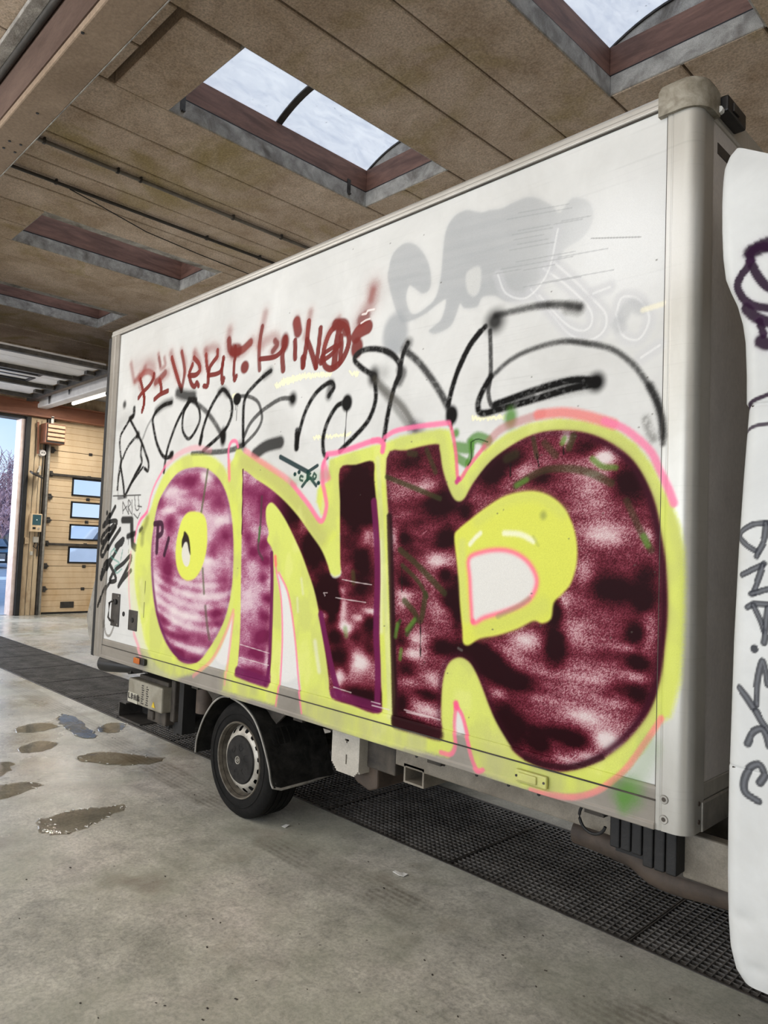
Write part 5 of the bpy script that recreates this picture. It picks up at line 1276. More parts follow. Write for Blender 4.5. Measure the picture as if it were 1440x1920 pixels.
car(-38.3, 11.55)
vn = empty('parked_van', (-24.5, 10.6, 0), label='white van seen through the windows of the closed gate', category='van')
MB().prism([(9.0, 0.35), (9.0, 0.95), (9.7, 1.25), (10.25, 1.95), (10.6, 2.2), (13.6, 2.25), (13.8, 0.35)], 'x', -26.4, -24.5).build('body', M['van_white'], vn, bevel=0.08, seg=3)
MB().prism([(10.1, 1.3), (10.45, 1.85), (11.0, 1.85), (11.0, 1.3)], 'x', -24.52, -24.47).build('side_window', M['car_glass'], vn)
for yy in (9.9, 12.9):
    MB().tube([(-24.75, yy, 0.33), (-24.45, yy, 0.33)], 0.33, 20).build('wheel', M['tyre'], vn)

# ------------------------------------------------------------------ floor things
def blob_mesh(px, z, n=4):
    q = on_z(px, 0.0)[:, :2]
    c = q.mean(0)
    m_ = len(q)
    e = np.vstack([q[-1:], q, q[:2]])
    out = []
    for i in range(1, m_+1):
        for t in np.linspace(0, 1, n, endpoint=False):
            a, b, cc, d = e[i-1], e[i], e[i+1], e[i+2]
            p = 0.5*((2*b)+(-a+cc)*t+(2*a-5*b+4*cc-d)*t*t+(-a+3*b-3*cc+d)*t**3)
            out.append(p+(np.random.default_rng(i*7+int(t*9)).random(2)-0.5)*0.035)
    return out, c
PUD = []
def puddle(label, px, foam_=0):
    out, c = blob_mesh(px, 0)
    PUD.append(c)
    t = empty('puddle', (c[0], c[1], 0), label=label, category='puddle', group='puddles on the floor')
    n = len(out)
    inner = [c+(p-c)*0.97 for p in out]
    m_ = MB().add([(p[0], p[1], 0.0008) for p in out]+[(p[0], p[1], 0.0026) for p in inner], [(i, (i+1) % n, (i+1) % n+n, i+n) for i in range(n)]+[tuple(range(n, 2*n))])
    m_.build('water', M['water'], t)
    r_ = random.Random(len(label))
    if foam_:
        f = MB()
        for k in range(foam_):
            i = r_.randrange(n); p = c+(out[i]-c)*r_.uniform(0.86, 0.99)
            s = r_.uniform(0.003, 0.009)
            f.tube([(p[0], p[1], 0.002), (p[0]+r_.uniform(-s, s)*2.2, p[1]+r_.uniform(-s, s)*1.4, 0.0045), (p[0]+r_.uniform(-s, s)*3, p[1]+r_.uniform(-s, s)*2, 0.003)], s*0.35, 6)
        f.build('foam', M['foam'], t, kind='stuff')
puddle('leaf-shaped puddle with foam on its rim, nearest the camera', [(62, 1545), (95, 1530), (150, 1517), (200, 1512), (236, 1511), (222, 1522), (190, 1538), (150, 1556), (118, 1566), (85, 1563)], 70)
puddle('shallow brown puddle in front of the wheel beside the tyre track', [(142, 1424), (165, 1412), (205, 1410), (245, 1414), (280, 1420), (310, 1421), (290, 1431), (230, 1435), (180, 1432)], 14)
puddle('small oval brown puddle at left between two larger ones', [(30, 1407), (55, 1393), (85, 1389), (108, 1393), (100, 1402), (70, 1410), (45, 1412)])
puddle('brown puddle cut by the left edge, by the foam flecks', [(-30, 1478), (10, 1470), (60, 1466), (80, 1472), (45, 1486), (0, 1498), (-40, 1502)], 14)
puddle('dark puddle at the left edge, tapering to a point', [(-40, 1430), (0, 1428), (26, 1431), (18, 1444), (0, 1457), (-30, 1462)])
puddle('bright puddle reflecting the sky near the tail lift box', [(180, 1368), (195, 1358), (215, 1355), (236, 1357), (232, 1366), (215, 1374), (192, 1373)], 16)
puddle('rippled bright wet patch at the end of the tyre track', [(108, 1342), (130, 1340), (152, 1352), (175, 1372), (180, 1383), (155, 1384), (128, 1370), (112, 1356)], 30)
puddle('thin brown puddle at left under the wet tyre track', [(26, 1370), (50, 1358), (90, 1356), (112, 1362), (90, 1369), (50, 1374)])
def scrap(label, px):
    q = on_z(px, 0.002)
    n = len(q)
    h = [0.003+0.006*((i*37) % 5)/5 for i in range(n)]
    MB().add([(p[0], p[1], 0.002+h[i]) for i, p in enumerate(q)]+[(p[0], p[1], 0.001+h[i]*0.8) for i, p in enumerate(q)], [tuple(range(n)), tuple(range(2*n-1, n-1, -1))]+[(i, (i+1) % n, (i+1) % n+n, i+n) for i in range(n)]).build('paper_scrap', M['paper'], label=label, category='litter', group='paper scraps on the floor')
scrap('small white paper scrap beside the tyre', [(528, 1550), (536, 1547), (543, 1549), (535, 1553)])
scrap('crumpled white paper scrap on the open floor by the tyre marks', [(736, 1635), (742, 1634), (748, 1638), (756, 1637), (765, 1641), (757, 1644), (748, 1643), (742, 1640)])
# small chips of grit
r_ = random.Random(4)
gt = MB()
for k in range(110):
    p = on_z([(r_.uniform(-100, 1500), r_.uniform(1440, 1960))], 0.0)[0]
    if p[1] > 2.9: continue
    s = r_.uniform(0.0012, 0.0032)
    if any(abs(p[0]-c_[0]) < 0.55 and abs(p[1]-c_[1]) < 0.4 for c_ in PUD): continue
    gt.obox((p[0], p[1], s*0.4), (s*r_.uniform(.8, 2.2), s*r_.uniform(-.6, .6), 0), (s*r_.uniform(-.4, .4), s, 0), (0, 0, s*0.4))
gt.build('floor_grit', M['chassis'], label='dark grit and crumbs scattered over the concrete floor', category='grit', kind='stuff')

# ------------------------------------------------------------------ the truck
truck = empty('box_truck', (-3.68, 3.45, 0), label='white box truck with ONR graffiti across its side, parked over the drain', category='truck')
YF = 4.58                     # far side of the box
XFR = -0.995                  # front plane of the box

def attr_grid(name, V, w, h, rgba, mat_, parent, closed_back=None):
    m = bpy.data.meshes.new(name)
    nq = (w-1)*(h-1)
    idx = np.arange(w*h).reshape(h, w)
    q = np.stack([idx[:-1, :-1], idx[:-1, 1:], idx[1:, 1:], idx[1:, :-1]], -1).reshape(-1, 4)
    m.vertices.add(w*h); m.vertices.foreach_set('co', V.astype(np.float32).ravel())
    m.loops.add(nq*4); m.loops.foreach_set('vertex_index', q.astype(np.int32).ravel())
    m.polygons.add(nq); m.polygons.foreach_set('loop_start', (np.arange(nq)*4).astype(np.int32))
    m.polygons.foreach_set('use_smooth', np.ones(nq, bool))
    m.update(calc_edges=True)
    a = m.color_attributes.new('paint', 'FLOAT_COLOR', 'POINT')
    a.data.foreach_set('color', rgba.astype(np.float32).ravel())
    m.materials.append(mat_)
    o = bpy.data.objects.new(name, m)
    COL.objects.link(o)
    return sub(o, parent)
def to_lin(c):
    return np.where(c <= 0.04045, c/12.92, ((c+0.055)/1.055)**2.4)

xs, zs = cols(), rows()
cv = Canvas(xs, zs, YB)
paint_box(cv)
RGBA = np.concatenate([to_lin(np.clip(cv.c, 0, 1)), cv.a[..., None]], -1)
def block(name, x0, x1, z0, z1, mat_, fy, edge=0.0):
    i0 = np.argmin(abs(xs-x0)); i1 = np.argmin(abs(xs-x1)); j0 = np.argmin(abs(zs-z0)); j1 = np.argmin(abs(zs-z1))
    X, Z = np.meshgrid(xs[i0:i1+1], zs[j0:j1+1])
    XX, YY = fy(X, Z)
    V = np.stack([XX, YY, Z], -1).copy()
    col = RGBA[j0:j1+1, i0:i1+1].copy()
    if edge:      # turned-in rim, so the sheet has thickness
        V = np.pad(V, ((1, 1), (1, 1), (0, 0)), mode='edge')
        V[0, :, 1] += edge; V[-1, :, 1] += edge; V[:, 0, 1] += edge; V[:, -1, 1] += edge
        col = np.pad(col, ((1, 1), (1, 1), (0, 0)), mode='edge')
    h, w = V.shape[:2]
    return attr_grid(name, V, w, h, col, mat_, truck)
flat = lambda y: (lambda X, Z: (X, np.full_like(X, y)))
block('side_panel', X_PANEL0, X_PANEL1, Z_LOW, Z_TOP, M['panel'], flat(YB), 0.03)
block('lower_rail', X_PANEL0, X_PANEL1, Z_MID, Z_LOW, M['rail'], lambda X, Z: (X, YB-0.004-0.004*sstep((Z_LOW-Z)/0.012)), 0.04)
block('sill_rail', X_PANEL0, X_PANEL1, Z_BOT, Z_MID, M['rail'], lambda X, Z: (X, YB-0.010-0.007*(Z < Z_BOT+0.02)), 0.06)
block('top_rail', X_REAR, X_PANEL1, Z_TOP, Z_ROOF, M['toprail'], lambda X, Z: (X, YB-0.010+0.045*sstep((Z-Z_TOP-0.025)/0.05)**2-0.004*(Z < Z_TOP+0.016)), 0.03)
block('rear_post', X_REAR, X_PANEL0, Z_BOT, Z_TOP, M['rail'], lambda X, Z: (X, YB-0.012+0.008*((X > -5.535) & (X < -5.52))), 0.04)
RC = 0.055
def corner(X, Z):
    s = X-(-1.05)
    t = np.clip(s/RC, 0, PI/2)
    Xc = np.where(s < 0, X, -1.05+RC*np.sin(t))
    Yc = np.where(s < 0, YB-0.008+0.004*((X > -1.09) & (X < -1.086)), YB-0.008+RC*(1-np.cos(t)))
    Yc = Yc+np.clip(s-RC*PI/2, 0, None)
    return Xc, Yc
block('front_corner_post', X_PANEL1, X_END, Z_BOT, Z_TOP, M['post'], corner, 0.0)
# the box behind its skins
MB().box((X_REAR+0.02, YB+0.025, 0.74), (XFR-0.012, YF, 3.235)).build('box_body', M['pale_paint'], truck)
MB().box((XFR-0.014, YB+0.11, 0.86), (XFR-0.004, YF-0.05, 3.17)).build('front_panel', M['white_paint'], truck)
MB().box((XFR-0.016, YB+0.10, 0.70), (XFR+0.004, YF-0.03, 0.80)).build('front_sill', M['steel'], truck, bevel=0.006)
MB().box((XFR-0.016, YB+0.10, 0.80), (XFR-0.002, YF-0.03, 0.86)).build('front_rail', M['alu'], truck, bevel=0.006)
MB().box((XFR-0.03, YB+0.12, 3.16), (XFR+0.004, YF-0.03, 3.262)).build('front_top_rail', M['alu'], truck, bevel=0.012)
MB().box((XFR-0.012, YB+0.16, 3.06), (XFR-0.002, YB+0.75, 3.10)).build('slot_trim', M['dark_metal'], truck)
MB().box((X_REAR+0.02, YB+0.03, 3.235), (XFR-0.02, YF-0.02, 3.262)).build('roof_skin', M['alu'], truck, bevel=0.01)
MB().box((X_REAR-0.042, YB-0.016, 0.70), (X_REAR-0.001, YF, 3.195)).build('rear_door_seal', M['black'], truck, bevel=0.006)
MB().box((X_REAR-0.10, YB+0.06, 0.74), (X_REAR-0.03, YF-0.06, 3.20)).build('tail_lift_platform', M['alu'], truck, bevel=0.01)
MB().prism([(X_REAR-0.17, 0.98), (X_REAR-0.045, 1.30), (X_REAR-0.045, 0.78), (X_REAR-0.11, 0.84)], 'y', YB-0.01, YB+0.03).build('tail_lift_plate', M['steel'], truck)
# dark gaps and joints of the profiles
MB().box((X_REAR+0.01, YB-0.006, Z_TOP-0.006), (X_PANEL1, YB+0.01, Z_TOP+0.001)).build('sealant_joint', M['chassis'], truck)
MB().box((X_PANEL1-0.004, YB-0.005, Z_BOT), (X_PANEL1+0.003, YB+0.01, Z_TOP)).build('sealant_joint', M['chassis'], truck)
MB().box((X_PANEL0, YB-0.0125, Z_MID-0.002), (X_PANEL1, YB+0.01, Z_MID+0.003)).build('sealant_joint', M['chassis'], truck)
# corner cap, top front
cap = MB()
prof = []
for k in range(0, 9):
    a = k/8*PI/2
    prof.append((-1.06+0.085*math.sin(a), YB-0.022+0.085*(1-math.cos(a))))
prof = [(-1.135, YB-0.022)]+prof+[(-0.975, YB+0.12), (-1.135, YB+0.12)]
lev = [(3.165, 0.0), (3.25, 0.0), (3.275, 0.012), (3.288, 0.032)]
cx, cy = -1.07, YB+0.06
n = len(prof)
vs = [(cx+(x-cx)*(1-s/0.1), cy+(y-cy)*(1-s/0.1), z) for z, s in lev for x, y in prof]
fs = [tuple(range(n)), tuple(range(4*n-1, 3*n-1, -1))]+[(l*n+i, l*n+(i+1) % n, (l+1)*n+(i+1) % n, (l+1)*n+i) for l in range(3) for i in range(n)]
cap.add(vs, fs).build('corner_cap', M['cap'], truck, smooth=True)
ml = MB().box((XFR+0.0, YB+0.125, 3.185), (XFR+0.045, YB+0.30, 3.245)).build('roof_marker_lamp', M['black_plastic'], truck, bevel=0.008)
MB().box((XFR+0.04, YB+0.17, 3.20), (XFR+0.05, YB+0.22, 3.23)).build('lens', M['dark_metal'], ml)
MB().tube([(XFR+0.02, YB+0.11, 3.19), (XFR+0.02, YB+0.13, 3.19)], 0.012, 8).build('bulb_holder', M['paper'], ml)
# rivets on the post
for x, z in ((-1.075, 0.745), (-1.075, 0.81)):
    rv = MB().lathe_y((x, YB-0.010, z), [(0.007, -0.001), (0.008, -0.002), (0.013, -0.002), (0.015, 0.001), (0.015, 0.004)], 20)
    rv = rv.build('rivet', M['steel'], truck, smooth=True)
    MB().tube([(x, YB-0.0112, z), (x, YB-0.007, z)], 0.0075, 10).build('rivet_core', M['chassis'], rv)
for z in (0.74, 0.80): MB().tube([(XFR-0.003, YB+0.075, z), (XFR+0.003, YB+0.075, z)], 0.008, 8).build('rivet', M['rust'], truck)
# lock plates
lp = MB().box((-5.345, YB-0.008, 0.957), (-5.21, YB+0.002, 1.20)).build('lock_plate', M['dark_metal'], truck, bevel=0.006)
MB().tube([(-5.30, YB-0.012, 1.15), (-5.325, YB-0.03, 1.13), (-5.33, YB-0.032, 1.02), (-5.30, YB-0.03, 1.0), (-5.29, YB-0.012, 0.99)], 0.008, 8).build('handle', M['dark_metal'], lp, smooth=True)
MB().tube([(-5.26, YB-0.02, 1.14), (-5.26, YB-0.002, 1.14)], 0.02, 12).build('lock_barrel', M['black'], lp)
for x, z in ((-5.225, 0.975), (-5.33, 0.975), (-5.225, 1.185)): MB().tube([(x, YB-0.011, z), (x, YB-0.004, z)], 0.006, 8).build('screw', M['steel'], lp)
lp2 = MB().box((-5.055, YB-0.007, 0.955), (-4.92, YB+0.002, 1.10)).build('lock_plate', M['dark_metal'], truck, bevel=0.006)
MB().tube([(-4.985, YB-0.012, 1.03), (-4.985, YB-0.004, 1.03)], 0.018, 12).build('lock_barrel', M['black'], lp2)
MB().tube([(-5.142, YB-0.004, 1.06), (-5.142, YB+0.01, 1.06)], 0.018, 12).build('vent_hole', M['black'], truck)
# side marker lamps
am = MB().box((-4.86, YB-0.036, 0.742), (-4.72, YB-0.014, 0.788)).build('side_marker_lamp', M['black_plastic'], truck, bevel=0.006)
MB().box((-4.865, YB-0.044, 0.746), (-4.775, YB-0.034, 0.786)).build('amber_lens', M['amber'], am, bevel=0.006)
PAINTED_Y = mat('oversprayed_lamp', (206, 208, 120), (196, 194, 120), 20, 0.5, fine=0.2)
am = MB().box((-1.655, YB-0.030, 0.731), (-1.515, YB-0.014, 0.778)).build('side_marker_lamp', PAINTED_Y, truck, bevel=0.005)
MB().box((-1.64, YB-0.038, 0.739), (-1.555, YB-0.029, 0.770)).build('oversprayed_lens', PAINTED_Y, am, bevel=0.005)
for x in (-1.648, -1.525): MB().tube([(x, YB-0.033, 0.754), (x, YB-0.029, 0.754)], 0.005, 8).build('screw', M['dark_metal'], am)

# wheels
def wheel(x, y, flip, name):
    s = -1 if not flip else 1          # outer face towards -y when not flipped
    c = (x, y, 0.333)
    R = 0.333; Wt = 0.215
    prof = [(0.205, 0.02), (0.222, 0.0), (0.245, -0.004), (0.285, -0.006), (0.312, 0.002), (0.327, 0.02)]
    for k in range(4):
        a = 0.028+k*0.042
        prof += [(0.333, a), (0.333, a+0.032), (0.324, a+0.033), (0.324, a+0.041)]
    prof += [(0.333, 0.196), (0.325, 0.2), (0.285, 0.214), (0.222, 0.208), (0.205, 0.19)]
    t = MB().lathe_y(c, [(r, -s*yy) for r, yy in prof], 72).build(name, M['tyre'], truck, smooth=True)
    # raised bead line and lettering band on the sidewall
    MB().lathe_y(c, [(0.262, -s*-0.008), (0.266, -s*-0.010), (0.270, -s*-0.008), (0.268, -s*-0.004)], 72).build('sidewall_rib', M['tyre'], t, smooth=True)
    r = MB().lathe_y(c, [(0.223, -s*0.002), (0.219, -s*-0.006), (0.212, -s*-0.004), (0.206, -s*0.02), (0.202, -s*0.04), (0.197, -s*0.056)], 72)
    r.build('rim_barrel', M['rim_dirty_shaded'], t, smooth=True)
    r = MB()
    # disc with vent holes: polar grid with the hole cells left out
    nh, na, nr = 16, 18, 14
    r0, r1 = 0.128, 0.197
    def yd(rr):
        u = (rr-r0)/(r1-r0)
        return 0.018+0.036*u*u-0.006*math.sin(PI*u)
    o0 = len(r.v)
    for i in range(nr+1):
        rr = r0+(r1-r0)*i/nr
        for k in range(nh*na):
            a = 2*PI*k/(nh*na)
            r.v.append((c[0]+rr*math.cos(a), c[1]-s*yd(rr), c[2]+rr*math.sin(a)))
    for i in range(nr):
        rm = r0+(r1-r0)*(i+0.5)/nr
        for k in range(nh*na):
            am_ = ((k+0.5) % na)/na-0.5
            dx = am_*2*PI/nh*rm/0.0165; dr = (rm-0.177)/0.0155
            if dx*dx+dr*dr < 1: continue
            k2 = (k+1) % (nh*na)
            r.f.append((o0+i*nh*na+k, o0+i*nh*na+k2, o0+(i+1)*nh*na+k2, o0+(i+1)*nh*na+k))
    ro = r.build('rim', M['rim'], t, smooth=True)
    MB().lathe_y(c, [(0.0, -s*0.09), (0.2, -s*0.09), (0.2, -s*0.12), (0.0, -s*0.12)], 32).build('brake_drum', M['black'], t)
    MB().lathe_y(c, [(0.138, -s*0.026), (0.140, -s*0.014), (0.134, -s*0.006), (0.10, -s*0.003), (0.05, -s*-0.003), (0.03, -s*-0.005), (0.0, -s*-0.005)], 56).build('hub_cap', M['hubcap'], t, smooth=True)
    for k in range(6):
        a = 2*PI*k/6+0.3
        pts = [(c[0]+0.078*math.cos(a)+0.02*math.cos(a+b), c[1]-s*float(np.interp(math.hypot(0.078*math.cos(a)+0.02*math.cos(a+b), 0.078*math.sin(a)+0.02*math.sin(a+b)), [0.03, 0.05, 0.10, 0.134], [-0.005, -0.003, 0.003, 0.006])), c[2]+0.078*math.sin(a)+0.02*math.sin(a+b)) for b in np.linspace(1.2, 5.1, 8)]
        MB().tube(pts, 0.0022, 6).build('cap_ridge', M['hubcap'], t, smooth=True)
    bd = MB().lathe_y(c, [(0.024, -s*-0.004), (0.022, -s*-0.010), (0.018, -s*-0.009), (0.017, -s*-0.004)], 28)
    bd.obox((c[0], c[1]+s*0.006, c[2]), (0.013, 0, 0.004), (0, 0.002, 0), (-0.001, 0, 0.0035)).obox((c[0], c[1]+s*0.006, c[2]), (0.003, 0, -0.011), (0, 0.002, 0), (0.004, 0, 0.001))
    bd.build('hub_badge', M['rim'], t, smooth=True)
    return t
wheel(-3.668, 2.482, False, 'rear_wheel')
wheel(-3.668, 4.50, True, 'rear_wheel')
wheel(0.35, 2.50, False, 'front_wheel')
wheel(0.35, 4.50, True, 'front_wheel')
# mudguard: plastic arch with pale worn lip, dropping into a flap at the front
fp = [(-4.106, 0.286), (-4.10, 0.36), (-4.072, 0.43), (-4.035, 0.50), (-3.985, 0.565), (-3.92, 0.63), (-3.845, 0.672), (-3.77, 0.688), (-3.70, 0.684), (-3.60, 0.664), (-3.505, 0.62), (-3.44, 0.56), (-3.39, 0.49), (-3.35, 0.42), (-3.322, 0.36), (-3.305, 0.305), (-3.285, 0.275)]
def path_spline(p, n=4):
    p = [np.array(q, float) for q in p]
    p = [2*p[0]-p[1]]+p+[2*p[-1]-p[-2]]
    out = []
    for i in range(1, len(p)-2):
        for t in np.linspace(0, 1, n, endpoint=False):
            a, b, c, d = p[i-1], p[i], p[i+1], p[i+2]
            out.append(0.5*((2*b)+(-a+c)*t+(2*a-5*b+4*c-d)*t*t+(-a+3*b-3*c+d)*t**3))
    out.append(p[-2])
    return out
sp = path_spline(fp)
fg = MB()
n = len(sp)
vs = []
for (x, z) in sp:
    d = np.array([x+3.69, z-0.30]); d /= np.linalg.norm(d)
    for y in (2.455, 2.89):
        vs += [(x, y, z), (x+d[0]*0.012, y, z+d[1]*0.012)]
fs = []
for i in range(n-1):
    a, b = 4*i, 4*i+4
    fs += [(a, a+2, b+2, b), (a+1, b+1, b+3, a+3), (a, b, b+1, a+1), (a+2, a+3, b+3, b+2)]
fs += [(0, 1, 3, 2), (4*n-4, 4*n-2, 4*n-1, 4*n-3)]
fd_ = fg.add(vs, fs).build('mudguard', M['flap'], truck, smooth=True)
MB().tube([(x, 2.453, z) for x, z in sp], 0.006, 6).build('lip', M['lip'], fd_, smooth=True)
MB().tube([(-3.285, 2.453, 0.277), (-3.27, 2.50, 0.262), (-3.28, 2.70, 0.262), (-3.29, 2.885, 0.268)], 0.008, 6).build('flap_edge', M['lip'], fd_, smooth=True)
MB().box((-3.31, 2.47, 0.262), (-3.28, 2.885, 0.30)).build('flap_hem', M['flap'], fd_, bevel=0.006)
MB().prism([(-4.30, 0.72), (-4.02, 0.55), (-3.88, 0.67), (-3.6, 0.68), (-3.42, 0.58), (-3.25, 0.72)], 'y', 2.56, 2.575).build('wheel_arch_plate', M['chassis'], truck)

# chassis and running gear
for y in (2.92, 3.95):
    MB().box((-5.35, y, 0.50), (1.2, y+0.08, 0.66)).build('chassis_rail', M['chassis'], truck, bevel=0.008)
for x in (-5.0, -4.3, -3.2, -2.2, -1.4): MB().box((x-0.04, YB+0.12, 0.64), (x+0.04, YF-0.12, 0.70)).build('cross_member', M['chassis'], truck)
MB().tube([(-3.668, 2.62, 0.333), (-3.668, 4.36, 0.333)], 0.055, 14).tube([(-3.668, 3.3, 0.333), (-3.668, 3.65, 0.333)], [0.13, 0.13], 16).build('rear_axle', M['chassis'], truck, smooth=True)
for y in (2.96, 3.99): MB().tube([(-4.4, y, 0.50), (-4.0, y, 0.42), (-3.668, y, 0.40), (-3.3, y, 0.42), (-2.95, y, 0.50)], 0.03, 6).build('leaf_spring', M['chassis'], truck)
MB().box((-2.50, 2.60, 0.56), (-1.30, 2.655, 0.702)).build('sub_frame', M['dark_pale'], truck, bevel=0.006)
sl = MB()
for x in (-2.36, -2.19, -2.0, -1.83, -1.68): sl.tube([(x, 2.596, 0.63), (x, 2.604, 0.63)], 0.007, 8)
sl.build('sub_frame_hole', M['black'], truck)
# hanging bracket with a round hole and a slot
br = MB()
def holed_plate(y0, y1):
    gx = np.linspace(-2.91, -2.70, 22); gz = np.linspace(0.452, 0.715, 28)
    def solid(x, z):
        if (x+2.795)**2+(z-0.618)**2 < 0.011**2: return False
        if abs(x+2.795) < 0.009 and 0.505 < z < 0.548: return False
        if z < 0.452+(0.045-(x+2.91)) or z < 0.452+(0.035-(-2.70-x)): return False
        return True
    for i in range(21):
        for j in range(27):
            if solid((gx[i]+gx[i+1])/2, (gz[j]+gz[j+1])/2):
                br.add([(gx[a], y, gz[b]) for y in (y0, y1) for a, b in ((i, j), (i+1, j), (i+1, j+1), (i, j+1))], [(0, 1, 2, 3), (7, 6, 5, 4), (0, 4, 5, 1), (1, 5, 6, 2), (2, 6, 7, 3), (3, 7, 4, 0)])
holed_plate(2.545, 2.553)
bro = br.build('hanger_bracket', M['pale_paint'], truck)
MB().box((-2.71, 2.553, 0.47), (-2.70, 2.70, 0.70)).build('bracket_web', M['pale_paint'], bro)
MB().box((-2.70, 2.60, 0.50), (-2.50, 3.2, 0.69)).build('tank_carrier', M['chassis'], truck, bevel=0.008)
MB().prism([(-2.83, 0.44), (-2.80, 0.40), (-2.70, 0.375), (-2.64, 0.40), (-2.64, 0.52), (-2.83, 0.52)], 'y', 2.62, 2.95).build('rusty_block', M['rust'], truck, bevel=0.01)
ht_ = MB()
ht_.box((-2.44, 2.60, 0.49), (-2.31, 2.80, 0.50)).box((-2.44, 2.60, 0.57), (-2.31, 2.80, 0.58)).box((-2.44, 2.60, 0.50), (-2.43, 2.80, 0.57)).box((-2.32, 2.60, 0.50), (-2.31, 2.80, 0.57))
ht_.build('hollow_tube', M['dark_pale'], truck)
MB().tube([(-3.05, 2.75, 0.42), (-2.75, 2.75, 0.43)], 0.02, 10).build('cross_tube', M['steel'], truck)
MB().obox((-3.02, 2.9, 0.60), (0.06, 0, 0), (0, 0.01, 0), (0.01, 0, 0.03)).build('reflector', M['paper'], truck)
# rear: tail lift control box, bracket channel, bumper end
tb = MB().box((-5.277, 2.55, 0.39), (-4.752, 3.15, 0.568)).build('tail_lift_control_box', M['grey_box'], truck, bevel=0.012)
MB().box((-4.755, 2.62, 0.33), (-4.70, 3.10, 0.62)).build('box_side', M['chassis'], tb, bevel=0.01)
MB().box((-5.20, 2.60, 0.567), (-4.76, 3.1, 0.60)).build('box_lid', M['chassis'], tb, bevel=0.008)
# print on the box: LBAR and two dark rubber-stamped columns, a yellow warning triangle
def text(s_, x, z, size, y, mat_, parent, rot=0.0):
    # block letters built from small bars on a 3x5 grid
    F = {'L': ['100', '100', '100', '100', '111'], 'B': ['110', '101', '110', '101', '110'], 'A': ['010', '101', '111', '101', '101'], 'R': ['110', '101', '110', '101', '101']}
    m_ = MB(); u = size/5
    for k, ch in enumerate(s_):
        for rr, row in enumerate(F[ch]):
            for cc, v in enumerate(row):
                if v == '1':
                    m_.box((x+(k*4+cc)*u*1.35, y-0.002, z+(4-rr)*u), (x+(k*4+cc+1.02)*u*1.35, y+0.002, z+(5.02-rr)*u))
    return m_.build('lettering', mat_, parent)
MB().box((-5.265, 2.546, 0.395), (-5.11, 2.552, 0.468)).build('sticker', M['decal_pale'], tb)
text('LBAR', -5.255, 0.42, 0.042, 2.545, M['decal_dark'], tb)
stp = MB()
for xx in (-5.06, -4.99):
    for k in range(9):
        r2 = random.Random(k*3+int(xx*100))
        stp.box((xx+r2.uniform(0, .012), 2.547, 0.41+0.016*k), (xx+r2.uniform(.02, .045), 2.552, 0.418+0.016*k))
stp.build('stamped_print', M['decal_dark'], tb)
MB().prism([(-4.89, 0.415), (-4.84, 0.415), (-4.865, 0.455)], 'y', 2.546, 2.552).build('warning_triangle', M['decal_yellow'], tb)
ch = MB()
ch.box((-5.42, 2.55, 0.245), (-5.405, 2.75, 0.372)).box((-5.42, 2.55, 0.245), (-5.06, 2.75, 0.258)).box((-5.42, 2.55, 0.36), (-5.30, 2.75, 0.372)).box((-5.42, 2.74, 0.245), (-5.06, 2.75, 0.372))
ch.build('bracket_channel', M['dark_metal'], truck, bevel=0.004)
MB().box((-5.05, 2.60, 0.29), (-4.78, 2.9, 0.39)).box((-5.0, 2.58, 0.31), (-4.93, 2.62, 0.37)).build('pump_block', M['chassis'], truck, bevel=0.01)
for x, z, r in ((-4.86, 0.30, 0.05), (-4.74, 0.29, 0.06), (-4.62, 0.34, 0.05)): MB().tube([(x, 2.66, z), (x+0.04, 2.9, z)], r, 12).build('pump_motor', M['black'], truck, smooth=True)
MB().box((-4.60, 2.60, 0.28), (-4.54, 2.70, 0.70)).build('support_post', M['black'], truck)
MB().tube([(-4.36, 2.66, 0.46), (-4.36, 2.66, 0.70)], 0.06, 14).build('cylinder_pot', M['rust'], truck, smooth=True)
MB().box((-4.50, 2.68, 0.50), (-4.20, 2.72, 0.70)).build('pale_plate', M['dark_pale'], truck)
MB().tube([(-4.22, 2.66, 0.49), (-4.19, 2.66, 0.49), (-4.15, 2.8, 0.45)], 0.035, 10).build('hose_coupling', M['rust'], truck, smooth=True)
MB().tube([(-5.74, 2.56, 0.615), (-5.70, 2.57, 0.615), (-5.40, 2.63, 0.625), (-5.12, 2.68, 0.648)], [0.066, 0.068, 0.05, 0.03], 18).build('rubber_bumper', M['black_plastic'], truck, smooth=True)
MB().tube([(-5.38, 2.60, 0.61), (-5.38, 2.75, 0.61)], 0.04, 12).build('tail_lift_arm', M['black_plastic'], truck)
# front: rubber block, pipe, hose ring
for k in range(6):
    x = -1.33+k*0.042
    MB().box((x, 2.53, 0.55-(0.03 if k > 2 else 0)), (x+0.038, 2.70, 0.70)).build('rubber_rib', M['black'], truck, bevel=0.006)
MB().box((-1.32, 2.56, 0.53), (-1.09, 2.70, 0.70)).build('rubber_buffer', M['black'], truck)
pp_ = path_spline([(-1.62, 2.80, 0.455), (-1.50, 2.80, 0.45), (-1.36, 2.80, 0.435), (-1.28, 2.80, 0.40), (-1.18, 2.80, 0.395), (-1.0, 2.80, 0.41), (-0.7, 2.80, 0.41)], 5)
MB().tube([tuple(p) for p in pp_], 0.05, 16).build('exhaust_pipe', M['rust'], truck, smooth=True)
MB().box((-1.30, 2.76, 0.43), (-1.08, 2.84, 0.455)).build('exhaust_bracket', M['chassis'], truck)
MB().tube([(-1.405+0.055*math.cos(a), 2.54, 0.625+0.055*math.sin(a)) for a in np.linspace(0.5, 6.0, 22)], 0.006, 8).build('hose_loop', M['black'], truck, smooth=True)
MB().box((-1.09, 2.60, 0.50), (0.2, 2.66, 0.655)).build('cab_frame', M['dark_pale'], truck, bevel=0.008)

